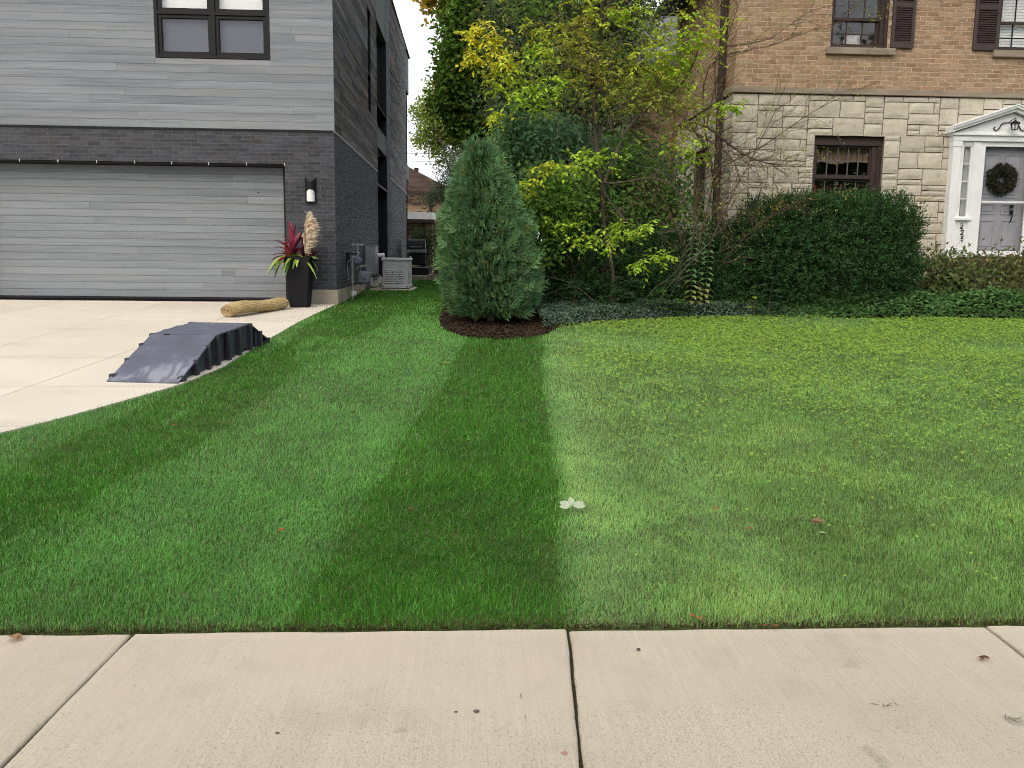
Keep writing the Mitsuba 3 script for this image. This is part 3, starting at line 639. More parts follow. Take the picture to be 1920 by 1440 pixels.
for xx in (6.36, 6.83):
    mb = MB(); mb.tube([bf.pt(xx, 2.55, -.30), bf.pt(xx, 2.93, -.30)], .012, 8); mb.part(lw, 'candle', 'mat_red_candle')
rm = room(bf, a, b, c, e, 2.2); rm.part(lw, 'room', 'mat_interior')
mb = MB(); bf.box(mb, a - .05, b + .05, c - .10, c - .003, -.3, .06, bev=.01); mb.part(lw, 'sill', 'mat_limestone')
# upper windows: double hung, slatted shutters, stone sills
def upper_window(U, blind, label):
    a, b, c, e = U
    mb = MB(); frame_rect(bf, mb, a, b, c, e, .06, -.22, -.06, .004); bf.box(mb, b - .13, b - .06, c + .06, e - .06, -.2, -.1)
    w = mb.part(BH, 'window', 'mat_brown_paint', label=label); s0, s1 = a + .06, b - .13
    mb = MB(); frame_rect(bf, mb, s0, s1, 5.78, e - .06, .045, -.16, -.12); frame_rect(bf, mb, s0, s1, c + .06, 5.84, .045, -.205, -.165); mb.part(w, 'sash', 'mat_brown_paint')
    mb = MB()
    for k in (1, 2): x = s0 + (s1 - s0) * k / 3; bf.box(mb, x - .009, x + .009, c + .1, 5.80, -.20, -.18); bf.box(mb, x - .009, x + .009, 5.82, e - .1, -.15, -.13)
    bf.box(mb, s0, s1, 5.55, 5.568, -.199, -.179); bf.box(mb, s0, s1, 6.33, 6.348, -.149, -.129); mb.part(w, 'muntin', 'mat_brown_paint' if not blind else 'mat_black_metal')
    pane(bf, w, s0 + .04, s1 - .04, c + .10, 5.80, -.19); pane(bf, w, s0 + .04, s1 - .04, 5.82, e - .10, -.14)
    rm = room(bf, a, b, c, e, 2.0); rm.part(w, 'room', 'mat_interior')
    mb = MB(); bf.box(mb, a - .09, b + .11, c - .118, c - .004, -.2, .075, bev=.008); mb.part(w, 'sill', 'mat_limestone')
    if blind:
        mb = MB()
        for k in range(34): bf.box(mb, s0, s1, c + .08 + k * .05, c + .08 + k * .05 + .043, -.27, -.262)
        mb.part(w, 'blind', 'mat_blind')
    else:
        mb = MB(); p = bf.pt(6.97, 0, -.55); mb.add(*lathe([(.175, 5.22), (.135, 5.62), (.128, 5.62), (.168, 5.22)], (p[0], p[1], 0), 28)); mb.part(w, 'lampshade', 'mat_blind', 30)
    return w
upper_window(U1, False, 'dark upper window with a white lampshade behind the glass')
upper_window(U2, True, 'upper window with pale slatted blind behind the glass')
def shutter(s0, s1, z0, z1):
    mb = MB(); t = .055
    for p in ((s0, s0 + t, z0, z1), (s1 - t, s1, z0, z1), (s0 + t, s1 - t, z0, z0 + .10), (s0 + t, s1 - t, z1 - .08, z1), (s0 + t, s1 - t, 5.985, 6.065)): bf.box(mb, *p, .008, .05, bev=.004)
    sh = mb.part(BH, 'shutter', 'mat_shutter')
    for zz in np.r_[np.arange(z0 + .105, 5.98, .0385), np.arange(6.07, z1 - .1, .0385)]:
        q = bf.pt([s0 + t, s1 - t, s1 - t, s0 + t] * 2, [zz, zz, zz + .03, zz + .03, zz + .008, zz + .008, zz + .038, zz + .038], [.046, .046, .014, .014, .046, .046, .014, .014])
        part(sh, 'slat', (q, tri(np.array([[0, 1, 2, 3], [4, 7, 6, 5], [0, 4, 5, 1], [3, 2, 6, 7]]))), 'mat_shutter')
shutter(7.435, 7.845, 5.295, 6.98); shutter(8.93, 9.385, 5.29, 6.98)
# side window
a, b, c, e = SWN; mb = MB(); frame_rect(bs, mb, a, b, c, e, .07, -.2, -.06); bs.box(mb, a, b, 3.0, 3.06, -.18, -.1); w = mb.part(BH, 'window', 'mat_brown_paint'); pane(bs, w, a + .05, b - .05, c + .05, e - .05, -.14); rm = MB(); bs.box(rm, a - .1, b + .1, c - .1, e + .1, -.9, -.8); rm.part(w, 'room', 'mat_interior')

# ---- the doorway
PY = BY - .16                                           # face of the door surround
ds = Wall('x', PY, -1); CX = 9.69
mb = MB()
for s in (-1, 1):
    x0, x1 = sorted((CX + s * 1.03, CX + s * .885)); ds.box(mb, x0, x1, 1.62, 3.70, -.16, .0, bev=.006); ds.box(mb, x0 - .012, x1 + .012, 3.60, 3.70, -.15, .014, bev=.004); ds.box(mb, x0 - .012, x1 + .012, 1.62, 1.78, -.15, .012, bev=.004)
    x0, x1 = sorted((CX + s * .885, CX + s * .83)); ds.box(mb, x0, x1, 1.62, 3.70, -.16, -.03); x0, x1 = sorted((CX + s * .645, CX + s * .50)); ds.box(mb, x0, x1, 1.62, 3.70, -.16, -.02, bev=.004)
    x0, x1 = sorted((CX + s * .83, CX + s * .645)); ds.box(mb, x0, x1, 3.64, 3.70, -.16, -.035); ds.box(mb, x0, x1, 1.62, 2.30, -.16, -.045); x0, x1 = sorted((CX + s * .885, CX + s * .60)); ds.box(mb, x0 - .02, x1, 2.30, 2.345, -.1, .03, bev=.006)
    x0, x1 = sorted((CX + s * .80, CX + s * .675)); frame_rect(ds, mb, x0, x1, 1.76, 2.24, .018, -.045, -.034)
ds.box(mb, CX - 1.05, CX + 1.05, 3.70, 3.795, -.16, .02, bev=.005); ds.box(mb, CX - 1.09, CX + 1.09, 3.795, 3.835, -.16, .06, bev=.006)
DS = mb.part(BH, 'door_surround', 'mat_white_paint', label='white door surround with pediment and sidelights')
mb = MB(); tp = np.array([(CX - 1.04, 3.835), (CX + 1.04, 3.835), (CX, 4.20)])
v = np.vstack([ds.pt(tp[:, 0], tp[:, 1], .0), ds.pt(tp[:, 0], tp[:, 1], -.16)]); mb.add(v, np.array([(0, 1, 2), (3, 5, 4)])); mb.part(DS, 'tympanum', 'mat_white_paint')
for s in (-1, 1):
    mb = MB()
    for (dz, h, d1) in ((0, .055, .10), (.055, .04, .15), (.0955, .02, .17)):
        A = np.array([(CX + s * 1.12, 3.835 + dz), (CX, 4.215 + dz), (CX, 4.215 + dz + h), (CX + s * 1.12, 3.835 + dz + h)])
        v = np.vstack([ds.pt(A[:, 0], A[:, 1], d1), ds.pt(A[:, 0], A[:, 1], -.16)]); mb.add(v, np.array([(0, 1, 2, 3), (4, 7, 6, 5), (0, 4, 5, 1), (1, 5, 6, 2), (2, 6, 7, 3), (3, 7, 4, 0)]))
    mb.part(DS, 'raking_cornice', 'mat_white_paint')
    x0, x1 = sorted((CX + s * .83, CX + s * .645))
    mb = MB(); frame_rect(ds, mb, x0, x1, 2.345, 3.64, .028, -.09, -.05); sl = mb.part(DS, 'sidelight', 'mat_white_paint')
    pane(ds, sl, x0 + .02, x1 - .02, 2.36, 3.62, -.075)
    mb = MB()
    for k in (1, 2, 3): ds.box(mb, x0 + .028, x1 - .028, 2.37 + k * .31, 2.385 + k * .31, -.085, -.06)
    mb.part(sl, 'muntin', 'mat_white_paint')
    mb = MB(); ds.box(mb, x0 + .085, x1, 2.345, 3.64, -.142, -.135); mb.part(sl, 'curtain', 'mat_curtain_pale'); mb = MB(); ds.box(mb, x0, x1, 2.345, 3.64, -.30, -.29); mb.part(sl, 'backing', 'mat_interior')
# inner door: grey, panelled; storm door with glass in front
dw = Wall('x', BY + .02, -1); x0, x1 = CX - .42, CX + .42
mb = MB(); dw.box(mb, x0 - .1, x1 + .1, 1.66, 3.68, -.06, -.01)
DR = mb.part(BH, 'front_door', 'mat_door_grey', label='grey panelled front door behind a glazed white storm door')
for p in ((x0 + .05, CX - .05, 1.78, 2.32), (CX + .05, x1 - .05, 1.78, 2.32), (x0 + .05, CX - .05, 2.42, 2.62), (CX + .05, x1 - .05, 2.42, 2.62), (x0 + .05, CX - .05, 2.72, 3.5), (CX + .05, x1 - .05, 2.72, 3.5)):
    mb = MB(); frame_rect(dw, mb, *p, .022, -.012, .006, .002); dw.box(mb, p[0] + .06, p[1] - .06, p[2] + .06, p[3] - .06, -.012, .004, bev=.004); mb.part(DR, 'panel', 'mat_door_grey')
mb = MB(); frame_rect(ds, mb, CX - .50, CX + .50, 1.66, 3.70, .085, -.075, -.035, .004, .10); ds.box(mb, CX - .415, CX + .415, 2.625, 2.655, -.07, -.045); sd = mb.part(BH, 'storm_door', 'mat_white_paint')
pane(ds, sd, CX - .42, CX + .42, 1.75, 3.62, -.06)
mb = MB(); ds.box(mb, CX + .19, CX + .24, 2.42, 2.50, -.135, -.10); ds.box(mb, CX + .18, CX + .25, 2.53, 2.60, -.14, -.11, bev=.01); mb.tube(spline([ds.pt(CX + .215, 2.47, -.11), ds.pt(CX + .215, 2.44, -.085), ds.pt(CX + .20, 2.33, -.082), ds.pt(CX + .19, 2.27, -.11)], 10), .011, 8); mb.part(DR, 'handle', 'mat_black_metal')
mb = MB(); ds.box(mb, CX - .62, CX + .62, 1.56, 1.615, -.16, .08, bev=.008); mb.part(BH, 'door_sill', 'mat_wood_sill')
mb = MB(); mb.box((8.6, PY - 1.15, .4), (11.2, PY - .085, 1.34), bev=.015); mb.box((8.7, PY - .60, 1.34), (11.1, PY - .003, 1.55), bev=.015); mb.box((9.2, PY - 1.7, .4), (11.2, PY - 1.153, 1.12), bev=.015); mb.part(BH, 'front_step', 'mat_limestone')
for k, ch in enumerate('225'):
    m = meshkit.text_mesh(ch, .092, .006, True); v = np.array(m.vertices); xx = 8.935 + .018 * k
    w = np.stack([xx + v[:, 0] - .03, PY + .040 - v[:, 2], 2.155 - .115 * k + v[:, 1]], 1); part(DS, 'numeral', (w, np.array(m.faces)), 'mat_black_metal')
# lantern under the pediment
LN = thing('porch_lantern', 'small black scrolled lantern on the white pediment over the door', 'lantern')
y = PY - .17; lx = 9.65
mb = MB(); mb.add(*lathe([(.0, .13), (.015, .12), (.03, .105), (.088, .075), (.092, .052), (.0, .05)], (lx, y, 3.93), 6)); mb.add(*lathe([(.0, -.055), (.042, -.05), (.045, -.04), (.0, -.04)], (lx, y, 3.93), 6))
for k in range(6):
    an = k * np.pi / 3; mb.tube([(lx + .072 * np.cos(an), y + .072 * np.sin(an), 3.99), (lx + .043 * np.cos(an), y + .043 * np.sin(an), 3.88)], .009, 5)
mb.tube(spline([(lx, y, 4.05), (lx + .02, y + .02, 4.085), (lx, y + .09, 4.07), (lx, y + .17, 4.03)], 12), .008, 6); mb.part(LN, 'cage', 'mat_black_metal')
for s in (-1, 1):
    mb = MB(); mb.tube(spline([(lx + s * .08, y + .14, 4.02), (lx + s * .16, y + .15, 3.99), (lx + s * .20, y + .15, 3.92), (lx + s * .27, y + .15, 3.895), (lx + s * .29, y + .15, 3.93), (lx + s * .265, y + .15, 3.945)], 22), .010, 6); mb.tube([(lx + s * .02, y + .15, 4.04), (lx + s * .085, y + .14, 4.02)], .008, 6); mb.part(LN, 'scroll', 'mat_black_metal')
mb = MB(); mb.add(*lathe([(.066, .06), (.040, -.04)], (lx, y, 3.93), 6)); mb.part(LN, 'glass', 'mat_lamp_glass')
# ------------------------------------------------------------------ leaves as meshes with a colour per leaf
def leaf_mesh(P, D, N, L, W, C, fold=.25, shape='ovate', droop=0.0):
    """one blade per row: base point P, direction D, normal N, length L, half width W, colour C"""
    n = len(P); D = unit(D); S = unit(np.cross(D, N)); N = np.cross(S, D); L = np.broadcast_to(L, (n,))[:, None]; W = np.broadcast_to(W, (n,))[:, None]
    if shape == 'ovate':
        m = P + D * L * .42
        v = np.stack([P, m + S * W + N * W * fold, P + D * L - N * L * droop, m - S * W + N * W * fold], 1); f = np.array([[0, 1, 2], [0, 2, 3]])
    elif shape == 'long':
        a, b = P + D * L * .33, P + D * L * .7 - N * L * droop * .45
        v = np.stack([P, a + S * W + N * W * fold, b + S * W * .85 + N * W * fold, P + D * L - N * L * droop, b - S * W * .85 + N * W * fold, a - S * W + N * W * fold, a, b], 1)
        f = np.array([[0, 1, 6], [0, 6, 5], [6, 1, 2], [6, 2, 7], [5, 6, 7], [5, 7, 4], [7, 2, 3], [7, 3, 4]])
    k = v.shape[1]
    F = (np.arange(n)[:, None, None] * k + f[None]).reshape(-1, 3)
    return v.reshape(-1, 3), F, np.repeat(np.broadcast_to(C, (n, 3)), k, 0)
class Leaves:
    def __init__(s): s.v, s.f, s.c, s.n = [], [], [], 0
    def add(s, v, f, c): s.v.append(v); s.f.append(np.asarray(f) + s.n); s.c.append(c); s.n += len(v); return s
    def leaf(s, *a, **k): return s.add(*leaf_mesh(*a, **k))
    def done(s, key, m='mat_leaf', smooth=False, **kw): return put(key, (np.vstack(s.v), np.vstack(s.f)), m, smooth, color=np.clip(np.vstack(s.c), .001, 1), **kw)
    def part(s, parent, name, m='mat_leaf', **kw): return s.done(numbered(parent + '__' + name), m, **kw)
def rdir(r, n): return unit(r.normal(size=(n, 3)))
def tint(r, n, base, dv=.25, dh=.12):
    base = np.asarray(base, float)
    return base * (1 + r.uniform(-dv, dv, (n, 1))) * (1 + r.uniform(-dh, dh, (n, 3)))

# ------------------------------------------------------------------ planter and what grows in it
PX, PYY = -2.845, 15.0; PZ = float(gz(PYY)) + .016
PL = thing('planter', 'tall tapered black square planter standing by the garage door', 'planter')
def frustum(c, w0, w1, z0, z1, ins, r=.03, n=5):
    out = []
    for w, z in ((w0, z0), (w1, z1)):
        w = w - ins; pts = []
        for qx, qy, a0 in ((1, 1, 0), (-1, 1, 90), (-1, -1, 180), (1, -1, 270)):
            for t in np.linspace(0, 90, n): a = np.radians(a0 + t); pts.append((c[0] + qx * (w - r) + r * np.cos(a), c[1] + qy * (w - r) + r * np.sin(a), z))
        out.append(pts)
    return np.array(out)
o = frustum((PX, PYY), .155, .225, PZ, PZ + .83, 0); i_ = frustum((PX, PYY), .2, .225, PZ + .7, PZ + .83, .022); n = o.shape[1]; k = np.arange(n); k2 = (k + 1) % n
V = np.vstack([o[0], o[1], i_[1], i_[0], o[0].mean(0)[None], i_[0].mean(0)[None]])
Fq = tri(np.vstack([np.stack([k + a * n, k2 + a * n, k2 + (a + 1) * n, k + (a + 1) * n], 1) for a in (0, 1, 2)])); Fc = np.vstack([np.stack([k2, k, k * 0 + 4 * n], 1), np.stack([k + 3 * n, k2 + 3 * n, k * 0 + 4 * n + 1], 1)])
part(PL, 'pot', (V, np.vstack([Fq, Fc])), 'mat_planter', 35)
mb = MB(); mb.box((PX - .19, PYY - .19, PZ + .70), (PX + .19, PYY + .19, PZ + .765)); mb.part(PL, 'potting_soil', 'mat_soil')
def strap(L_, base, az, el, length, w, col, droop, r, n=9, twist=.0):
    """a long strap leaf with a channelled face that bends over"""
    t = np.linspace(0, 1, n); d = np.array([np.cos(az) * np.cos(el), np.sin(az) * np.cos(el), np.sin(el)])
    pts = base + d * (t * length)[:, None] + np.array([np.cos(az), np.sin(az), 0]) * (droop * length * .25 * t ** 2)[:, None] - np.array([0, 0, 1.0]) * (droop * length * t ** 2.2)[:, None]
    tang = unit(np.gradient(pts, axis=0)); s = unit(np.cross(tang, [0, 0, 1.0])); nn = np.cross(s, tang); s = s * np.cos(twist) + nn * np.sin(twist); nn = np.cross(s, tang)
    wd = w * (np.sin(np.pi * np.clip(t * .93 + .05, 0, 1)) ** .7)[:, None]
    v = np.stack([pts - s * wd + nn * wd * .35, pts, pts + s * wd + nn * wd * .35], 1).reshape(-1, 3); i = np.arange(n - 1) * 3
    f = tri(np.vstack([np.stack([i, i + 1, i + 4, i + 3], 1), np.stack([i + 1, i + 2, i + 5, i + 4], 1)]))
    cc = np.asarray(col) * (1 + r.uniform(-.15, .15)) * (1 + .12 * np.sin(np.arange(3 * n) % 3 * 2.0))[:, None]
    L_.add(v, f, cc)
top = PZ + .76; r = np.random.default_rng(61)
cp = thing('red_cordyline', 'dark red broad-leaved plant standing up in the black planter', 'plant')
for (dx, dy, hh, nL, ln, c) in ((-.10, .02, .20, 17, .50, (.17, .013, .035)), (.09, .08, .12, 11, .32, (.09, .012, .022)), (.20, .0, .04, 10, .27, (.075, .014, .02)), (-.16, -.06, .06, 7, .30, (.10, .012, .022))):
    for q in range(nL):
        az = q * 2.4 + r.uniform(-.3, .3); el = np.clip(1.42 - q * .085 + r.uniform(-.08, .08), .3, 1.5); L_ = Leaves()
        strap(L_, np.array([PX + dx, PYY + dy, top + hh * (1 - q / nL)]), az, el, ln * r.uniform(.75, 1.1), .043, np.array(c) * (1.5 if q < 5 else .75), .12 + .3 * q / nL, r)
        L_.part(cp, 'leaf', 'mat_leaf_gloss')
mb = MB(); mb.tube([(PX - .085, PYY, top - .05), (PX - .085, PYY, top + .24)], .012, 6); mb.part(cp, 'stem', 'mat_bark')
gp = thing('green_strap_plant', 'arching lime-green strap-leaved plant spilling over the front of the black planter', 'plant')
for q in range(21):
    az = r.uniform(-3.4, .25) if q < 15 else r.uniform(0, 6.28); el = r.uniform(.35, 1.0); L_ = Leaves()
    strap(L_, np.array([PX - .09 + r.uniform(-.08, .12), PYY - .08 + r.uniform(-.05, .08), top + .02]), az, el, r.uniform(.26, .46), r.uniform(.022, .034), (.26, .38, .045) if q % 3 else (.08, .16, .025), r.uniform(.8, 1.35), r)
    L_.part(gp, 'leaf', 'mat_leaf_gloss')
for q in range(5):
    L_ = Leaves(); strap(L_, np.array([PX + .12, PYY - .06, top + .03]), r.uniform(-.9, .9), r.uniform(.3, .9), .24, .045, (.12, .20, .05), .5, r); L_.part(gp, 'leaf', 'mat_leaf_gloss')
pg = thing('pampas_plume', 'feathery cream pampas grass plume rising from the black planter', 'plant')
stem = spline([(PX + .10, PYY - .08, top), (PX + .125, PYY - .10, top + .3), (PX + .14, PYY - .10, top + .58), (PX + .185, PYY - .10, top + .80)], 24)
mb = MB(); mb.tube(stem, np.linspace(.005, .002, 24), 5); mb.part(pg, 'stem', 'mat_straw')
N = 700; t = r.uniform(.10, 1, N); base = np.stack([np.interp(t, np.linspace(0, 1, 24), stem[:, j]) for j in range(3)], 1)
az = r.normal(-.15, .6, N); back = r.random(N) < .22; az[back] += np.pi; sp = np.where(back, .25, r.uniform(.35, 1.0, N)); d = np.stack([np.cos(az) * sp, np.sin(az) * sp, r.uniform(.25, 1.0, N)], 1)
ln = (.17 * np.sin(np.pi * np.clip(t, .12, 1) ** 1.1) + .05) * r.uniform(.5, 1.1, N) * np.where(back, .5, 1)
LV = Leaves(); m_ = base + unit(d) * ln[:, None] * .6; e_ = m_ + unit(d * [1, 1, .15] + [.25, 0, -.15]) * ln[:, None] * .6; s_ = unit(np.cross(d, rdir(r, N))) * .0022
v = np.stack([base, m_ + s_, e_, m_ - s_], 1).reshape(-1, 3); LV.add(v, (np.arange(N)[:, None, None] * 4 + np.array([[0, 1, 2], [0, 2, 3]])).reshape(-1, 3), np.repeat(tint(r, N, (.74, .64, .50), .2, .05), 4, 0)); LV.part(pg, 'plume', 'mat_leaf')
ce = thing('celosia_flower', 'coral-orange flower spike among the leaves of the black planter', 'flower')
N = 420; t = r.random(N); az = r.uniform(0, 6.28, N); rr = .052 * np.sin(np.pi * (.12 + .86 * t)); base = np.stack([PX - .155 + rr * np.cos(az) - .03 * t, PYY - .13 + rr * np.sin(az), top + .06 + .25 * t], 1)
d = np.stack([np.cos(az), np.sin(az), np.full(N, .5)], 1); LV = Leaves(); LV.leaf(base, d, np.tile([0, 0, 1.0], (N, 1)), .022, .006, tint(r, N, (.45, .10, .06), .3, .1)); LV.part(ce, 'flower', 'mat_leaf')

# ------------------------------------------------------------------ rolled straw mat
RM = thing('rolled_mat', 'rolled-up woven straw mat lying on the driveway beside the black planter', 'mat')
a0 = np.array([-3.66, 13.50, 0]); ax = np.array([.60, 1.16, 0]); Lr = np.linalg.norm(ax); ax /= Lr; sx = np.array([ax[1], -ax[0], 0])
turns, nT, nL = 4.3, 430, 18; th = np.linspace(0, turns * 2 * np.pi, nT); rad = .018 + .094 * th / th[-1]
prof_s, prof_z = rad * np.cos(th) * 1.32, rad * np.sin(th) * .86
tt = np.linspace(0, 1, nL); V, UVs = [], []
for q, t in enumerate(tt):
    c = a0 + ax * (t * Lr) + sx * (.025 * np.sin(t * 4.5)); z = float(gz(c[1])) + .018 + .098 + .012 * np.sin(t * 6 + .7) * (t > .1) + .03 * t ** 2 * 0
    sc = 1 + .05 * np.sin(t * 9); g = .0050 * np.sin(th * 22 + 3 * np.sin(t * 8)) * (rad > .08)
    V.append(c + sx * (prof_s * sc * (1 + g / .12))[:, None] + np.array([0, 0, 1]) * (z + prof_z * sc * (1 + g / .12) + .012 * np.sin(t * 5))[:, None]); UVs.append(np.stack([np.full(nT, t), th / 40], 1))
V = np.vstack(V); i = np.arange(nL - 1)[:, None] * nT + np.arange(nT - 1)[None]; q_ = np.stack([i, i + 1, i + 1 + nT, i + nT], -1).reshape(-1, 4)
# thickness: a second skin just inside
nrm = np.vstack([np.cos(th) * 1, np.sin(th)]).T; V2 = V - (np.tile(nrm[:, :1], (nL, 1)) * sx + np.tile(nrm[:, 1:], (nL, 1)) * np.array([0, 0, 1])) * .012
rim = np.stack([np.arange(nT - 1), np.arange(1, nT), np.arange(1, nT) + len(V), np.arange(nT - 1) + len(V)], 1)
part(RM, 'woven_sheet', (np.vstack([V, V2]), tri(np.vstack([q_, q_[:, ::-1] + len(V), rim]))), 'mat_straw', False, uv=np.vstack(UVs * 2))

# ------------------------------------------------------------------ the ramp: wedge, deck, wedge, with ribbed sides
RP = thing('ramp', 'dark grey plastic ramp of two wedges and a flat top on the driveway edge', 'ramp')
A = np.array([-2.80, 8.62]); B = np.array([-2.53, 11.22]); u_ = (B - A) / np.linalg.norm(B - A); n_ = np.array([-u_[1], u_[0]]); LR = np.linalg.norm(B - A); WR = .68
T0, T1, T2, T3, HH = -.10, .88, 1.92, LR, .325
def rp(t, s, h):
    p = A + u_ * t + n_ * s; return [p[0], p[1], float(gz(p[1])) + .0145 + h]
def slab_between(t0, h0, t1, h1, s0, s1, th=.016, nt=8, warp=.003):
    V = []
    for t in np.linspace(0, 1, nt):
        for s in (s0, s1):
            for k in (0, 1): V.append(rp(t0 + (t1 - t0) * t, s, h0 + (h1 - h0) * t - k * th + warp * np.sin(t * 9 + s * 5)))
    V = np.array(V); F = []
    for k in range(nt - 1):
        a = 4 * k; b = a + 4
        F += [[a, b, b + 2, a + 2], [a + 1, a + 3, b + 3, b + 1], [a, a + 1, b + 1, b], [a + 2, b + 2, b + 3, a + 3]]
    F += [[0, 2, 3, 1], [4 * nt - 4, 4 * nt - 3, 4 * nt - 1, 4 * nt - 2]]
    return V, tri(np.array(F))
for (t0, h0, t1, h1, nm) in ((T0, .012, T1 - .004, HH, 'front_slope'), (T1 + .005, HH + .003, T2 - .005, HH - .008, 'deck'), (T2 + .003, HH - .012, T3, .012, 'rear_slope')):
    part(RP, nm, slab_between(t0, h0, t1, h1, -.012, WR + .012), 'mat_ramp_deck', False)
def hprof(t): return np.interp(t, [T0, T1, T2, T3], [.0, HH - .016, HH - .026, .0])
for s, so in ((0.0, -1), (WR, 1)):
    mb = MB()                                                # the side: panels of alternate depth
    edges = np.linspace(T0 + .06, T3 - .06, 13)
    for k in range(12):
        t0, t1 = edges[k] + .004, edges[k + 1] - .004; dep = .030 if k % 2 else .006; q = s - so * dep
        bot = .002 if k % 4 else .035
        V = [rp(t, x, h) for t in (t0, t1) for x in (q, q - so * .02) for h in (bot, max(bot + .004, float(hprof(t))))]
        mb.add(V, np.array([[0, 1, 5, 4], [2, 6, 7, 3], [0, 2, 3, 1], [4, 5, 7, 6], [0, 4, 6, 2], [1, 3, 7, 5]]))
    V = [rp(t, s - so * x, h) for t in (T0 + .08, T1, T2, T3 - .08) for x in (.045, .055) for h in (.0, max(.01, float(hprof(t)) - .002))]
    mb.add(V, np.array([[4 * a + x for x in f] for a in range(3) for f in ([0, 1, 5, 4], [2, 6, 7, 3], [0, 4, 6, 2], [1, 3, 7, 5])])); mb.part(RP, 'ribbed_side', 'mat_ramp_side')
    for k, t in enumerate((.02, .34, .66, .90, 1.22, 1.55, 1.90, 2.24, 2.52)):
        mb = MB(); h = float(hprof(t)); p = [rp(t + a * .022, s + so * b, hh) for a in (-1.3, 1.3) for b in (-.004, .036) for hh in (.004, h + .018)]
        mb.add(p, BOXF); mb.part(RP, 'buttress', 'mat_ramp_side')
for s in (.52,):
    mb = MB(); p = [rp(T1 + a, s + b, HH + h) for a in (-.02, .012) for b in (-.03, .03) for h in (-.01, .004)]; mb.add(p, BOXF); mb.part(RP, 'hook_slot', 'mat_black_matte')

# ------------------------------------------------------------------ gas meter at the side wall
GM = thing('gas_meter', 'blue-grey gas meter with T-topped riser pipe on the dark brick side wall', 'gas meter')
gx = -2.10; gy = 16.75; gb = float(gz(gy))
mb = MB()
mb.tube([(gx, gy, 1.28), (gx, gy, 1.72)], .020, 10); mb.tube([(gx - .085, gy, 1.735), (gx + .085, gy, 1.735)], .020, 10); mb.tube([(gx - .10, gy, 1.735), (gx - .07, gy, 1.735)], .027, 10); mb.tube([(gx + .07, gy, 1.735), (gx + .10, gy, 1.735)], .027, 10); mb.tube([(gx, gy, 1.70), (gx, gy, 1.77)], .027, 10); mb.tube([(gx - .10, gy, 1.585), (gx + .04, gy, 1.585)], .015, 8); mb.tube([(gx, gy, 1.54), (gx, gy, 1.61)], .028, 10)
mb.part(GM, 'riser_pipe', 'mat_grey_metal', 50)
mb = MB(); mb.mesh(trimesh.creation.icosphere(2, .06).apply_scale([1, .8, 1]).apply_translation([gx, gy, 1.46])); mb.tube([(gx, gy - .09, 1.44), (gx, gy - .05, 1.44), (gx, gy + .05, 1.44)], [.065, .078, .078], 18); mb.tube([(gx, gy - .07, 1.44), (gx, gy - .12, 1.44)], .04, 12); mb.part(GM, 'regulator', 'mat_gas_grey', 40)
mb = MB(); mb.box((gx - .02, gy + .05, 1.02), (gx + .22, gy + .30, 1.25), bev=.04); mb.tube([(gx + .10, gy + .17, 1.02), (gx + .10, gy + .17, .985)], .09, 16); mb.tube([(gx + .03, gy + .12, 1.22), (gx + .03, gy + .12, 1.31)], .03, 10); mb.tube([(gx + .17, gy + .12, 1.22), (gx + .17, gy + .12, 1.29)], .03, 10); mb.box((gx + .055, gy + .03, 1.12), (gx + .145, gy + .06, 1.21), bev=.015); mb.part(GM, 'meter_body', 'mat_gas_grey', 40)
mb = MB(); mb.tube(spline([(gx, gy, 1.36), (gx + .03, gy + .08, 1.36), (gx + .03, gy + .12, 1.31)], 10), .018, 8); mb.tube(spline([(gx + .17, gy + .12, 1.29), (gx + .17, gy + .10, 1.33), (gx + .10, gy + .02, 1.345), (gx, gy, 1.345)], 10), .014, 8)
mb.tube([(gx - .075, gy - .16, gb - .05), (gx - .075, gy - .16, 1.48)], .020, 10); mb.tube(spline([(gx - .075, gy - .16, 1.48), (gx - .06, gy - .12, 1.51), (gx, gy, 1.47)], 8), .018, 8)
for zz in (.93, 1.06, 1.13): mb.tube([(gx - .075, gy - .16, zz - .025), (gx - .075, gy - .16, zz + .025)], .032, 8)
mb.tube(spline([(gx - .16, gy - .16, 1.10), (gx - .16, gy - .16, 1.40), (gx - .14, gy - .16, 1.44), (gx - .075, gy - .16, 1.46)], 14), .009, 6); mb.part(GM, 'supply_pipe', 'mat_grey_metal', 50)
mb = MB(); mb.tube([(gx - .075, gy - .16, gb + .06), (gx - .075, gy - .16, gb + .17)], .03, 10); mb.box((gx - .045, gy - .20, gb + .08), (gx - .01, gy - .14, gb + .16), bev=.01); mb.part(GM, 'valve', 'mat_white_plastic', 40)
mb = MB(); mb.box((SX + .005, gy - .1, 1.33), (SX + .05, gy + .02, 1.60), bev=.01); mb.box((SX + .0, gy - .03, 1.56), (gx, gy + .03, 1.59)); mb.part(GM, 'wall_bracket', 'mat_black_matte')

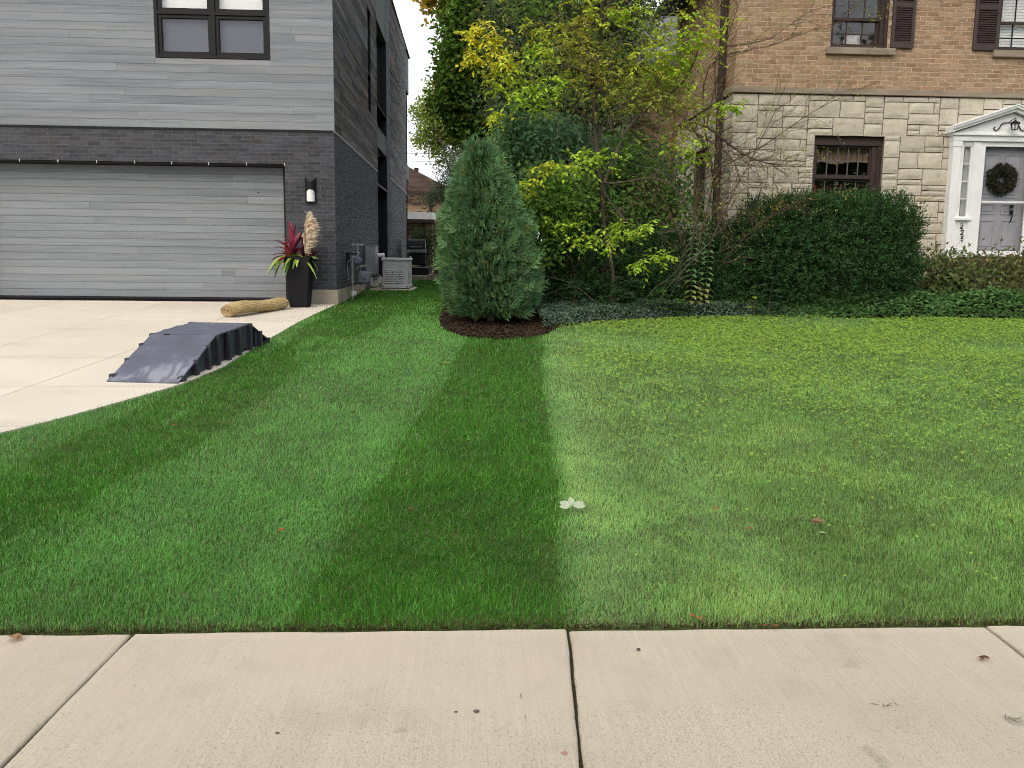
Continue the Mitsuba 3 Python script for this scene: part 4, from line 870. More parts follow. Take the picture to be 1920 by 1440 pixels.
# electrical box with a flexible conduit
EB = thing('electrical_box', 'tall grey electrical box on the dark brick wall beside the generator', 'electrical box')
mb = MB(); mb.box((SX + .004, 19.55, 1.13), (-2.06, 20.15, 1.74), bev=.012); mb.box((SX + .004, 19.545, 1.735), (-2.045, 20.16, 1.752), bev=.004); mb.part(EB, 'cabinet', 'mat_grey_metal', 40)
mb = MB(); mb.tube([(-2.05, 19.9, 1.55), (-1.93, 19.9, 1.55)], .045, 14); mb.tube([(-1.96, 19.9, 1.55), (-1.90, 19.9, 1.55)], .055, 14); mb.part(EB, 'weather_cap', 'mat_white_plastic', 40)
cd = spline([(-2.13, 19.7, 1.13), (-2.15, 19.5, 1.0), (-2.08, 19.36, .88), (-1.99, 19.33, .93), (-1.95, 19.36, 1.10)], 40)
mb = MB(); mb.tube(cd, .022 * (1 + .12 * np.sin(np.arange(40) * 2.1)), 8); mb.part(EB, 'conduit', 'mat_cream_plastic', True)
mb = MB(); mb.tube(spline([(-2.26, 19.3, 1.14), (-2.17, 19.28, 1.09), (-2.09, 19.28, 1.09), (-1.98, 19.3, 1.13)], 12), .014, 6); mb.part(EB, 'black_cable', 'mat_black_matte', True)

# ------------------------------------------------------------------ standby generator on its pad
GN = thing('generator', 'light grey louvred standby generator with rounded lid on a concrete pad', 'generator')
g0, g1, gyf, gyb, gz0 = -1.905, -1.315, 19.30, 20.45, .835
body = rbox((g0 + .012, gyf + .012, gz0 + .045), (g1 - .012, gyb - .012, 1.45), .03, 16)
mb = MB(); mb.mesh(body); GB = mb.part(GN, 'cabinet', 'mat_genset', 40)
mb = MB(); mb.mesh(rbox((g0 - .012, gyf - .014, 1.425), (g1 + .012, gyb + .014, 1.50), .035, 16)); mb.part(GN, 'lid', 'mat_genset', 40)
mb = MB(); mb.box((g0, gyf, gz0 + .008), (g1, gyb, gz0 + .085), bev=.015); mb.part(GN, 'base_skirt', 'mat_genset', 40)
mb = MB(); mb.box((g0 + .02, gyf + .02, gz0 - .03), (g1 - .02, gyb - .02, gz0 + .008)); mb.part(GN, 'base_shadow_gap', 'mat_black_matte')
for col in (-1, 1):
    xa, xb = (-1.835, -1.635) if col < 0 else (-1.605, -1.425)
    for k in range(8):
        zz = .955 + k * .0385; yF = gyf + .012
        q = np.array([(xa, yF - .001, zz), (xb, yF - .001, zz), (xb, yF - .020, zz + .004), (xa, yF - .020, zz + .004), (xb, yF - .001, zz + .030), (xa, yF - .001, zz + .030)])
        part(GN, 'louvre', (q, np.array([[0, 1, 2], [0, 2, 3], [3, 2, 4], [3, 4, 5], [0, 3, 5], [1, 4, 2]])), 'mat_genset')
        mb = MB(); mb.box((xa, yF - .003, zz - .006), (xb, yF + .004, zz + .002)); mb.part(GN, 'slot', 'mat_void')
mb = MB(); mb.box((-1.672, gyf + .006, 1.285), (-1.664, gyf + .0125, 1.325)); mb.box((-1.66, gyf + .006, 1.285), (-1.635, gyf + .0125, 1.292)); mb.box((-1.66, gyf + .006, 1.30), (-1.635, gyf + .0125, 1.307)); mb.box((-1.66, gyf + .006, 1.315), (-1.64, gyf + .0125, 1.322)); mb.box((-1.628, gyf + .006, 1.285), (-1.61, gyf + .0125, 1.315)); mb.part(GN, 'badge', 'mat_plate_light')
for x in (g0 + .035, g1 - .035): mb = MB(); mb.tube([(x, gyf - .006, gz0 + .05), (x, gyf + .02, gz0 + .05)], .014, 10); mb.part(GN, 'bolt', 'mat_black_metal')
mb = MB(); mb.box((-1.34, gyf + .5, 1.50), (-1.29, gyf + .58, 1.535), bev=.01); mb.part(GN, 'latch', 'mat_cream_plastic')
GP = thing('generator_pad', 'low concrete pad under the grey generator in the grass', 'concrete pad')
mb = MB(); mb.box((-2.15, 19.08, .70), (-1.22, 20.7, .832), bev=.01); put(GP + '__slab', (np.vstack(mb.v), np.vstack(mb.f)), 'mat_foundation', False)

# ------------------------------------------------------------------ stoop and grill at the back
ST = thing('back_stoop', 'dark wooden back stoop on a pale concrete step behind the generator', 'stoop')
mb = MB(); mb.box((-2.2, 27.45, .7), (-1.32, 28.0, .945), bev=.01); mb.box((-1.30, 27.7, .7), (-1.04, 28.6, .97), bev=.01); mb.part(ST, 'concrete_step', 'mat_foundation')
mb = MB(); mb.box((-2.2, 28.0, .7), (-1.30, 30.2, 1.165)); mb.part(ST, 'platform', 'mat_black_matte')
for k in range(6): mb = MB(); mb.box((-2.2, 27.97 + k * .37, 1.168), (-1.28, 27.97 + k * .37 + .355, 1.195), bev=.004); mb.part(ST, 'deck_board', 'mat_board_grey' if k == 0 else 'mat_black_matte')
GR = thing('grill', 'black barbecue grill with domed lid on the back stoop', 'grill')
gx0, gx1, gy0 = -2.02, -1.42, 28.75
mb = MB(); mb.box((gx0 + .04, gy0 + .02, 1.26), (gx1 - .02, gy0 + .6, 1.64), bev=.01); mb.part(GR, 'cabinet', 'mat_black_matte')
mb = MB(); mb.box((gx0 + .055, gy0 + .005, 1.28), ((gx0 + gx1) / 2 - .004, gy0 + .018, 1.60), bev=.004); mb.box(((gx0 + gx1) / 2 + .012, gy0 + .005, 1.28), (gx1 - .035, gy0 + .018, 1.60), bev=.004); mb.part(GR, 'door', 'mat_black_metal')
mb = MB(); mb.box((gx0, gy0 - .03, 1.65), (gx1, gy0 + .62, 1.745), bev=.012); mb.part(GR, 'control_panel', 'mat_grey_metal')
for k in range(4): mb = MB(); mb.tube([(gx0 + .16 + k * .10, gy0 - .065, 1.70), (gx0 + .16 + k * .10, gy0 - .03, 1.70)], .022, 10); mb.part(GR, 'knob', 'mat_muntin')
an = np.linspace(0, np.pi, 13); pr = np.vstack([np.stack([gy0 + .30 - .31 * np.cos(an), 1.75 + .33 * np.sin(an) ** .8], 1)])
pl = Polygon([*map(tuple, pr)]); m = trimesh.creation.extrude_polygon(pl, gx1 - gx0 - .04, engine='earcut'); v = np.array(m.vertices); mb = MB(); mb.add(np.stack([gx0 + .02 + v[:, 2] * 1, v[:, 0], v[:, 1]], 1), np.array(m.faces)[:, ::-1])
mb.part(GR, 'lid', 'mat_black_metal', 30)
mb = MB(); mb.tube([(gx0 + .10, gy0 - .07, 1.83), (gx1 - .10, gy0 - .07, 1.83)], .014, 8); mb.tube([(gx0 + .12, gy0 - .07, 1.83), (gx0 + .12, gy0 + .01, 1.83)], .01, 6); mb.tube([(gx1 - .12, gy0 - .07, 1.83), (gx1 - .12, gy0 + .01, 1.83)], .01, 6); mb.part(GR, 'handle', 'mat_grey_metal')
mb = MB(); mb.box((gx1 + .004, gy0 + .02, 1.70), (gx1 + .16, gy0 + .52, 1.735), bev=.01); mb.part(GR, 'side_shelf', 'mat_black_metal')
for sx_ in (gx0 + .08, gx1 - .08):
    for sy_ in (gy0 + .08, gy0 + .52): mb = MB(); mb.tube([(sx_, sy_, 1.196), (sx_, sy_, 1.27)], .028, 8); mb.part(GR, 'caster', 'mat_black_matte')
PD = thing('pedestal', 'mottled pale pedestal with a red side in the back garden beside the conifer', 'pedestal')
mb = MB(); mb.box((-.985, 29.0, .75), (-.62, 29.36, 1.74), bev=.015); mb.part(PD, 'shaft', 'mat_mottle'); mb = MB(); mb.box((-1.0, 28.985, 1.74), (-.60, 29.375, 1.785), bev=.01); mb.part(PD, 'cap', 'mat_pale_slab'); mb = MB(); mb.box((-.995, 28.99, .85), (-.93, 29.37, 1.70), bev=.01); mb.part(PD, 'edge_strip', 'mat_red_paint')
BN = thing('garden_bench', 'low pale slab bench behind the conifer in the back garden', 'bench')
mb = MB(); mb.box((-1.17, 28.0, 1.15), (-.45, 28.45, 1.19), bev=.01); mb.part(BN, 'seat', 'mat_pale_slab')
for x in (-1.08, -.58): mb = MB(); mb.box((x, 28.06, .75), (x + .08, 28.4, 1.149), bev=.01); mb.part(BN, 'leg', 'mat_muntin')

# ------------------------------------------------------------------ brick house far behind
FH = thing('far_house', 'tan brick house with brown hipped roof seen far behind down the side passage', 'house')
mb = MB(); mb.box((-11, 40, .5), (-.93, 49, 4.36)); mb.part(FH, 'wall', 'mat_far_brick')
V = np.array([(-11.5, 39.5, 4.33), (-.55, 39.5, 4.33), (-.55, 49.5, 4.33), (-11.5, 49.5, 4.33), (-7.6, 44.5, 6.55), (-4.4, 44.5, 6.55)])
mb = MB(); mb.add(V, np.array([(0, 1, 5), (0, 5, 4), (1, 2, 5), (2, 3, 4), (2, 4, 5), (3, 0, 4), (0, 3, 2), (0, 2, 1)])); rf = mb.part(FH, 'roof', 'mat_roof_brown')
mb = MB(); mb.box((-2.62, 42.3, 5.2), (-2.42, 42.5, 5.62)); mb.part(rf, 'vent', 'mat_roof_brown')
mb = MB(); mb.box((-11.5, 39.42, 4.20), (-.50, 39.52, 4.345)); mb.part(rf, 'gutter', 'mat_brown_paint')
mb = MB(); mb.box((-1.80, 39.9, 3.05), (-1.70, 39.99, 4.2)); mb.part(FH, 'downspout', 'mat_brown_paint')
mb = MB(); mb.box((-6, 37.6, 3.07), (-1.52, 39.99, 3.36)); pr_ = mb.part(FH, 'porch_roof', 'mat_white_paint')
mb = MB(); mb.box((-6, 37.55, 2.93), (-1.48, 39.99, 3.066)); mb.part(pr_, 'fascia', 'mat_brown_paint')
mb = MB(); mb.box((-2.02, 37.75, .7), (-1.86, 37.9, 2.93)); mb.part(FH, 'porch_post', 'mat_brown_paint')
mb = MB(); mb.box((-5, 38.9, .7), (-1.62, 39.99, 2.93)); mb.part(FH, 'porch_wall', 'mat_far_brick')
mb = MB(); mb.box((-4.2, 38.86, 1.6), (-3.1, 38.9, 2.7)); mb.part(FH, 'window', 'mat_dark_glass')
for k, (dz, y0) in enumerate(((0, 37.0), (-.27, 37.4))):
    x = np.linspace(-40, 40, 60); s = .9 * ((x / 40) ** 2)
    PLN = thing('power_line', 'upper thin power line crossing the sky behind the house' if k == 0 else 'lower thin power line crossing the sky behind the house', 'power line', 'power lines')
    mb = MB(); mb.tube(np.stack([x, y0 + 0 * x, 5.68 + dz + s], 1), .009, 5); mb.part(PLN, 'wire', 'mat_black_matte')
# ------------------------------------------------------------------ wreath on the door
WRT = thing('wreath', 'dark leafy wreath hanging on the grey front door', 'wreath')
wy = BY - .02; r = np.random.default_rng(71); a = np.linspace(0, 2 * np.pi, 40)
mb = MB(); mb.tube(np.stack([9.66 + .165 * np.cos(a), wy + 0 * a, 3.05 + .165 * np.sin(a)], 1), .05, 8, cap=False); mb.part(WRT, 'ring', 'mat_bark', True)
N = 1900; t = r.uniform(0, 6.283, N); p = r.uniform(0, 6.283, N); q = r.uniform(.03, .11, N)
base = np.stack([9.66 + (.17 + q * np.cos(p)) * np.cos(t), wy - np.abs(q * np.sin(p)) * .9, 3.05 + (.17 + q * np.cos(p)) * np.sin(t)], 1)
LV = Leaves(); LV.leaf(base, rdir(r, N) + np.stack([np.cos(t), np.full(N, -.6), np.sin(t)], 1) * .6, rdir(r, N), r.uniform(.04, .085, N), r.uniform(.010, .020, N), tint(r, N, (.052, .055, .038), .5, .2))
N = 90; base = np.stack([9.87 + r.normal(0, .03, N), np.full(N, wy - .05) + r.normal(0, .015, N), 3.12 + r.normal(0, .035, N)], 1); LV.leaf(base, rdir(r, N), rdir(r, N), .06, .018, tint(r, N, (.075, .085, .06), .4, .1)); LV.part(WRT, 'foliage')

# ------------------------------------------------------------------ branching
class Skel:
    """a recursive skeleton: polylines with radii, and the points where leaves may sit"""
    def __init__(s, seed): s.r = np.random.default_rng(seed); s.lines = []; s.pts = []
    def path(s, P, R, n=10): s.lines.append((spline(P, n) if len(P) > 2 else np.asarray(P, float), np.linspace(R[0], R[1], n if len(P) > 2 else len(P)))); return s.lines[-1]
    def grow(s, p, d, L, rad, depth, kids=(3, 5), spread=.75, shrink=.62, up=.12, wig=.18, seg=6, rs=.55, start=.3):
        r = s.r; d = unit(np.asarray(d, float)); P = [np.asarray(p, float)]; D = [d]
        for k in range(seg):
            d = unit(d + r.normal(0, wig, 3) + [0, 0, up * .5]); P.append(P[-1] + d * L / seg); D.append(d)
        R = np.linspace(rad, rad * (.45 if depth else .3), seg + 1); s.lines.append((np.array(P), R))
        if depth == 0:
            for k in range(1, seg + 1): s.pts.append((P[k], D[k]))
            return
        for _ in range(r.integers(kids[0], kids[1] + 1)):
            t = r.uniform(start, 1.0) * seg; k = min(int(t), seg - 1); q = P[k] + (P[k + 1] - P[k]) * (t - k)
            e = unit(D[k + 1] + rdir(r, 1)[0] * spread * r.uniform(.6, 1.2)); s.grow(q, e, L * shrink * r.uniform(.7, 1.15), max(R[k] * rs, .0018), depth - 1, kids, spread, shrink, up, wig, max(3, seg - 1), rs, start)
        s.grow(P[-1], D[-1], L * shrink, R[-1], depth - 1, kids, spread, shrink, up, wig, max(3, seg - 1), rs, start)
    def mesh(s, sides=6, rmin=0):
        mb = MB()
        for P, R in s.lines:
            if R.max() < rmin: continue
            mb.tube(P, R, sides if R.max() > .02 else (4 if R.max() > .006 else 3), cap=False)
        return mb
    def leafpts(s): return np.array([a for a, _ in s.pts]), np.array([b for _, b in s.pts])

def blob(r, N, c, rad, lump=.35, seed=0, shell=.45, freq=1.3, squash=0.0):
    """points through the outer part of a lumpy ellipsoid, and the outward directions"""
    u = rdir(r, N); f = 1 + lump * 2 * (meshkit.fbm(u * freq + seed * 7.3 + 20, 3) - .5)
    k = (1 - shell * r.random(N) ** 1.6) * f
    return np.asarray(c) + u * k[:, None] * np.asarray(rad), unit(u / np.asarray(rad))
def foliage(LV, r, N, c, rad, L, W, col, lump=.35, seed=0, shell=.45, droop=.3, clump=0, dv=.3, dh=.12, freq=1.3, clip=None, upn=.6):
    if clump:
        C, O = blob(r, max(1, N // clump), c, rad, lump, seed, shell, freq); k = r.integers(0, len(C), N)
        P = C[k] + r.normal(0, L * 1.1, (N, 3)); O = O[k]; tone = (1 + r.uniform(-dv, dv, (len(C), 1)))[k]
    else: P, O = blob(r, N, c, rad, lump, seed, shell, freq); tone = 1.0
    if clip is not None:
        m = clip(P); P, O = P[m], O[m]; tone = tone[m] if clump else tone; N = len(P)
    D = unit(O * .8 + rdir(r, N) * .9 - np.array([0, 0, droop])); Nn = unit(rdir(r, N) * .7 + [0, 0, upn] + O * .4)
    LV.leaf(P, D, Nn, L * r.uniform(.6, 1.2, N), W * r.uniform(.7, 1.15, N), tint(r, N, col, dv * .6, dh) * tone)
above_ground = lambda P: P[:, 2] > gz(P[:, 1]) + .02

# ------------------------------------------------------------------ background trees
def big_tree(name, label, base, H, crown, n, L, W, col, seed, trunk_r=.16, extra=(), clump=9, lump=.3, shell=.5, dv=.3, kids=(3, 4), clip=None, limbs=7, spread=.8):
    t = thing(name, label, 'tree', kind=None); r = np.random.default_rng(seed)
    S = Skel(seed); b = np.array(base, float); top = b + [0, 0, H]
    S.path([b - [0, 0, .1], b + [.05, 0, H * .35], b + [-.04, .05, H * .7], top], (trunk_r, trunk_r * .3), 12); LN_ = S.lines[0][0]
    for k in range(limbs):
        q = LN_[3 + k * 8 // limbs + (k % 2)]; c, rad = crown[k % len(crown)]
        tgt = np.array(c) + rdir(r, 1)[0] * np.array(rad) * .7; d = tgt - q; S.grow(q, d, np.linalg.norm(d) * .62, trunk_r * .4, 2, kids, spread, .55, .05, .16)
    S.mesh(7).part(t, 'trunk', 'mat_bark', True)
    LV = Leaves(); tot = sum(np.prod(rad) ** (2 / 3) for _, rad in crown)
    for k, (c, rad) in enumerate(crown): foliage(LV, r, int(n * np.prod(rad) ** (2 / 3) / tot), c, rad, L, W, col, lump, seed + k, shell, .35, clump, dv, clip=clip)
    for (c, rad, m, cc) in extra: foliage(LV, r, m, c, rad, L, W, cc, .3, seed + 50, .8, .4, clump, .3)
    P, D = S.leafpts(); m = min(len(P), n // 6); i = r.integers(0, len(P), m); LV.leaf(P[i], rdir(r, m) - [0, 0, .3], rdir(r, m) + [0, 0, .5], L, W, tint(r, m, col))
    LV.part(t, 'crown'); return t
big_tree('maple_tree', 'large dark green maple with a few orange leaf tips behind the conifer', (.9, 30.5, .8), 12,
         [((.85, 30, 8.0), (1.75, 1.9, 1.6)), ((-.15, 30, 7.0), (.85, 1.2, 1.15)), ((.65, 30, 6.0), (1.15, 1.5, 1.0)), ((.9, 29.5, 10.2), (1.7, 1.8, 1.5)), ((-.0, 29.6, 9.1), (.9, 1.2, 1.0)), ((1.6, 30, 5.6), (1.0, 1.2, 1.1)), ((.05, 29.8, 5.6), (.6, .8, .6)), ((2.6, 30, 8.5), (1.6, 1.6, 2.4))],
         34000, .17, .085, (.11, .20, .035), 81, .22, [((-1.15, 29.6, 9.65), (.35, .4, .42), 420, (.44, .31, .04)), ((-.6, 29.3, 6.4), (.65, .5, .6), 400, (.10, .18, .03)), ((.1, 29.2, 6.9), (.9, .5, .5), 500, (.10, .18, .03))], clump=10, dv=.35)
big_tree('light_green_tree', 'tall yellow-green tree far behind beside the grey house roofline', (-.3, 46, .8), 12,
         [((-1.0, 46, 9.7), (1.1, 1.8, 1.0)), ((-2.0, 46, 8.7), (.8, 1.4, .8)), ((-1.35, 46, 8.3), (1.2, 1.5, .95)), ((-2.2, 46, 7.4), (.75, 1.0, .5)), ((-.8, 46, 7.6), (.8, 1.0, .6)), ((-.5, 46, 11.0), (1.0, 1.8, 1.0)), ((-1.6, 46, 6.85), (.5, .7, .35))],
         11000, .15, .07, (.26, .34, .08), 83, .2, clump=10, lump=.45, shell=.7, dv=.3, limbs=9)
big_tree('feathery_tree', 'fine-leaved silvery green young tree drooping beside the conifer top', (-.25, 26, .8), 3.0,
         [((-.45, 26, 3.95), (.55, .6, .45)), ((-.75, 26, 3.45), (.45, .5, .26)), ((-.1, 26, 4.1), (.55, .6, .55)), ((-1.12, 26, 3.22), (.36, .3, .16)), ((.1, 26, 3.2), (.6, .6, .7)), ((-.35, 26, 3.1), (.4, .4, .25))],
         13000, .085, .012, (.26, .34, .20), 85, .05, clump=14, lump=.4, shell=.9, dv=.25)
big_tree('dark_spruce', 'dark grey-green evergreen standing behind the yellow-leaved tree', (2.4, 19.3, .8), 8.5,
         [((2.3, 19.3, 3.4), (1.75, 1.2, 1.7)), ((2.2, 19.3, 5.2), (1.5, 1.1, 1.5)), ((2.6, 19.4, 7.0), (1.25, 1.0, 1.6)), ((1.2, 19.2, 4.7), (.9, .8, 1.2)), ((3.2, 19.6, 6.9), (.8, .7, 1.2)), ((1.0, 19.2, 6.3), (.8, .8, 1.3))],
         26000, .13, .032, (.13, .18, .085), 87, .16, clump=12, lump=.4, shell=.6, dv=.4)
# small shrubs in front of the far house
for k, (c, rad, lab) in enumerate((((-2.02, 36, 1.85), (.36, .36, .75), 'small green shrub left of the porch post of the far brick house'), ((-1.42, 36, 1.72), (.42, .42, .98), 'larger rounded dark evergreen in front of the far brick house'))):
    sh = thing('evergreen_shrub', lab, 'shrub', 'shrubs before the far house'); r = np.random.default_rng(90 + k); LV = Leaves(); foliage(LV, r, 2600, c, rad, .09, .02, (.05, .085, .04), .2, k, .5, -.3, 6, clip=above_ground); LV.part(sh, 'foliage', 'mat_needle')
    mb = MB(); mb.tube([(c[0], c[1], .7), (c[0], c[1], c[2])], [.04, .02], 6); mb.part(sh, 'stem', 'mat_bark')

# ------------------------------------------------------------------ the conifer in the mulch bed
AV = thing('arborvitae', 'tall dense blue-green arborvitae conifer standing in the mulch bed', 'conifer')
r = np.random.default_rng(101); AX, AY = .33, 13.2; AZ = float(gz(AY))
mb = MB(); mb.tube(spline([(AX, AY, AZ - .05), (AX - .10, AY, AZ + 1.2), (AX - .23, AY, AZ + 2.56)], 12), np.linspace(.06, .008, 12), 7); mb.part(AV, 'trunk', 'mat_bark', True)
def av_rad(t): return np.interp(t, [0, .06, .18, .36, .55, .75, .9, 1.0], [.44, .56, .64, .64, .52, .34, .19, .06])
def av_points(N):
    t = r.beta(1.15, 1.35, N) ; az = r.uniform(0, 2 * np.pi, N); q = np.stack([np.cos(az) * 1.6, np.sin(az) * 1.6, t * 6], 1)
    f = 1 + .34 * (meshkit.fbm(q + 30, 3) - .5) + .22 * (meshkit.noise(q * 3.1 + 9) - .5); k = 1 - .75 * r.random(N) ** 2.0
    R = av_rad(t) * f * k; cx_ = AX - .19 * t
    return np.stack([cx_ + R * np.cos(az), AY + R * np.sin(az), AZ + .10 + 2.46 * t], 1), np.stack([np.cos(az), np.sin(az), 0 * az], 1), k, t
LV = Leaves(); NS = 17000
P, O, kk, tt = av_points(NS)
up = np.array([0, 0, 1.0]); D = unit(O * r.uniform(.35, 1.1, (NS, 1)) + up * r.uniform(.15, .9, (NS, 1)) + rdir(r, NS) * .35)
pl_n = unit(np.cross(D, up) + O * .4 + rdir(r, NS) * .6)              # the normal of each flat spray
S_ = unit(np.cross(D, pl_n)); Ls = r.uniform(.07, .17, NS) * np.where(r.random(NS) < .18, 1.6, 1)
base_c = tint(r, NS, (.102, .198, .086), .35, .12); old = r.random(NS) < .03; base_c[old] = base_c[old] * [1.3, .8, .6]
for (ang, l0, l1, w) in ((0, 0, 1.0, .075), (.55, .12, .70, .06), (-.55, .12, .70, .06), (.75, .38, .60, .05), (-.75, .38, .60, .05), (.5, .62, .42, .05), (-.5, .62, .42, .05)):
    d = D * np.cos(ang) + S_ * np.sin(ang); LV.leaf(P + D * (Ls * l0)[:, None], d + pl_n * .06, pl_n, Ls * l1, Ls * w, base_c * (1 + .25 * l0), fold=.1)
LV.part(AV, 'foliage', 'mat_needle')

# ------------------------------------------------------------------ yew and other shrubs by the house
def shoots(LV, r, N, c, rad, L, col, seed, lump=.25, shell=.3, clip=None, needles=7, box=3.2):
    u = rdir(r, N); s = (np.abs(u) ** box).sum(1) ** (-1 / box); u = u * s[:, None]         # a rounded box rather than a ball
    f = 1 + lump * 2 * (meshkit.fbm(u * 2.6 + seed * 3.1 + 20, 4) - .5) + .16 * (meshkit.noise(u * 8.5 + seed) - .5); k = (1 - shell * r.random(N) ** 1.5) * f
    P = np.asarray(c) + u * k[:, None] * np.asarray(rad); O = unit(u)
    if clip is not None: m = clip(P); P, O = P[m], O[m]; N = len(P)
    D = unit(O * .8 + rdir(r, N) * .7 + [0, 0, .55]); Ls = L * r.uniform(.6, 1.25, N); A = unit(np.cross(D, rdir(r, N))); B = np.cross(D, A); C = tint(r, N, col, .35, .12)
    for q in range(needles):
        t = (q + .3) / needles; an = q * 2.4; side_ = A * np.cos(an) + B * np.sin(an)
        LV.leaf(P + D * (Ls * t)[:, None], side_ * .8 + D * .75, D, Ls * .42 * (1.1 - .5 * t), Ls * .055, C * (.75 + .6 * t), fold=0)
YW = thing('yew_bush', 'wide dark green clipped yew bush below the dark window of the stone wall', 'shrub'); r = np.random.default_rng(111)
LV = Leaves(); cl_ = lambda P: (P[:, 1] < 15.95) & above_ground(P)
shoots(LV, r, 11500, (6.25, 15.0, 1.64), (1.20, .85, .93), .18, (.038, .082, .029), 3, .12, .30, cl_, 7, 5); shoots(LV, r, 4200, (5.20, 14.95, 1.58), (.62, .75, .92), .18, (.038, .082, .029), 4, .16, .35, cl_, 7, 4); shoots(LV, r, 1500, (7.10, 15, 1.85), (.36, .6, .50), .18, (.038, .082, .029), 5, .25, .3, cl_)
LV.part(YW, 'foliage', 'mat_needle')
S = Skel(112)
for k in range(9): S.grow((6.2 + .25 * math.sin(k * 2.1), 15.1, .66), (math.cos(k * 2.4), math.sin(k * 2.4) * .5, 1.1), .95, .022, 2, (2, 3), .7, .6)
S.mesh(5).part(YW, 'branches', 'mat_bark', True)
YW2 = thing('yew_hedge', 'very dark yew growth in deep shade left of the wide clipped bush', 'shrub'); r = np.random.default_rng(113); LV = Leaves()
for (c, rad, n) in (((4.35, 14.85, 1.35), (.62, .50, .72), 3600), ((3.35, 14.8, 1.25), (.80, .50, .72), 3800), ((2.2, 14.85, 1.12), (.85, .50, .62), 3600), ((1.4, 15.0, 1.1), (.55, .5, .6), 2200)): shoots(LV, r, n, c, rad, .17, (.038, .082, .029), int(c[0] * 7), .3, .5, cl_)
LV.part(YW2, 'foliage', 'mat_needle')
def leafy_shrub(name, label, blobs, seed, stem_at, stem_n=6, stem_L=1.2, m='mat_leaf', pale=False):
    t = thing(name, label, 'shrub'); r = np.random.default_rng(seed); LV = Leaves()
    for (c, rad, n, L, W, col, lump, sh, cl) in blobs: foliage(LV, r, n, c, rad, L, W, col, lump, seed + int(c[0] * 10), sh, .35, cl, clip=above_ground)
    LV.part(t, 'foliage', m); S = Skel(seed + 1)
    for k in range(stem_n): an = k * 2.4; S.grow(np.array(stem_at) + [.15 * math.cos(an), .12 * math.sin(an), 0], (math.cos(an) * .6, math.sin(an) * .5, 1.2), stem_L, .018, 2, (2, 3), .7, .62)
    S.mesh(5).part(t, 'branches', 'mat_bark_pale' if pale else 'mat_bark', True); return t
leafy_shrub('lilac_shrub', 'big blue-green leafy shrub rising behind the conifer', [((1.30, 15.5, 3.36), (.74, .6, .55), 3600, .085, .034, (.15, .28, .14), .5, .6, 7), ((.80, 15.3, 3.0), (.50, .45, .75), 2000, .085, .034, (.12, .225, .10), .5, .7, 7), ((2.05, 15.6, 3.25), (.85, .6, .42), 3000, .085, .032, (.125, .23, .115), .5, .75, 7), ((.75, 15.2, 3.75), (.30, .3, .30), 500, .085, .034, (.12, .23, .11), .5, .8, 5), ((3.0, 15.5, 3.0), (.75, .5, .5), 1500, .085, .032, (.11, .20, .09), .5, .85, 6)], 121, (1.2, 15.6, .68), 7, 1.7)
leafy_shrub('green_shrub', 'mid-green leafy shrub between the conifer and the dark hollow', [((1.35, 14.5, 2.45), (.65, .45, .52), 2800, .105, .034, (.17, .31, .06), .5, .7, 6), ((1.95, 14.8, 2.2), (.85, .5, .55), 2600, .095, .032, (.14, .27, .06), .5, .75, 6), ((1.1, 14.3, 1.9), (.45, .35, .42), 900, .095, .032, (.14, .26, .055), .4, .65, 6), ((3.25, 15.0, 2.55), (.75, .45, .65), 1500, .09, .03, (.14, .26, .07), .5, .85, 6), ((2.5, 15.0, 2.9), (.7, .5, .5), 1400, .095, .032, (.14, .26, .07), .5, .8, 6)], 125, (1.5, 14.8, .65), 6, 1.1)
leafy_shrub('shade_shrub', 'dark leafy shrub filling the deep shade behind the ivy-like ground cover', [((1.6, 15.2, 1.35), (.85, .55, .75), 1900, .09, .033, (.13, .25, .06), .35, .6, 6), ((2.7, 15.1, 1.25), (.95, .5, .65), 1700, .09, .033, (.13, .25, .06), .35, .6, 6), ((3.0, 15.7, 2.2), (1.2, .5, .7), 1800, .09, .030, (.13, .25, .06), .4, .7, 6)], 127, (2.2, 15.3, .68), 8, 1.0)
WG = leafy_shrub('weigela_shrub', 'loose bronze-green shrub growing in front of the white doorway', [((8.15, 14.85, 1.20), (.60, .5, .46), 2500, .11, .023, (.145, .185, .07), .7, .7, 5), ((8.85, 14.9, 1.24), (.52, .5, .42), 2200, .11, .023, (.15, .18, .07), .7, .7, 5), ((9.35, 14.7, 1.15), (.48, .45, .42), 1900, .105, .023, (.17, .165, .06), .7, .7, 5)], 131, (8.7, 14.9, .62), 9, .55)
r = np.random.default_rng(133); S = Skel(134)
for k in range(46): x = r.uniform(7.6, 9.6); S.grow((x, 14.8 + r.uniform(-.25, .3), 1.35), (r.normal(0, .5), r.normal(0, .3), 1), r.uniform(.18, .40), .005, 0, seg=4)
S.mesh(3).part(WG, 'upright_twigs', 'mat_twig_red', True); P, D = S.leafpts(); LV = Leaves()
for q in range(3): LV.leaf(P, D * .5 + rdir(r, len(P)), rdir(r, len(P)) + [0, 0, .5], .075, .013, tint(r, len(P), (.12, .10, .06), .35, .15))
LV.part(WG, 'shoot_leaves')
HY = thing('white_flower_shrub', 'white-flowered shrub at the right edge beside the white door', 'shrub'); LV = Leaves(); r = np.random.default_rng(135)
foliage(LV, r, 900, (9.85, 15.0, 1.45), (.32, .3, .42), .10, .03, (.07, .11, .04), .3, 2, .6, .3, 5); LV.part(HY, 'foliage'); LV = Leaves()
for k in range(9): c = (9.75 + r.normal(0, .14), 14.75 + r.normal(0, .08), 1.62 + r.normal(0, .12)); N = 70; LV.leaf(np.array(c) + rdir(r, N) * .035, rdir(r, N), rdir(r, N), .028, .012, tint(r, N, (.62, .62, .52), .15, .04))
LV.part(HY, 'flower_heads')

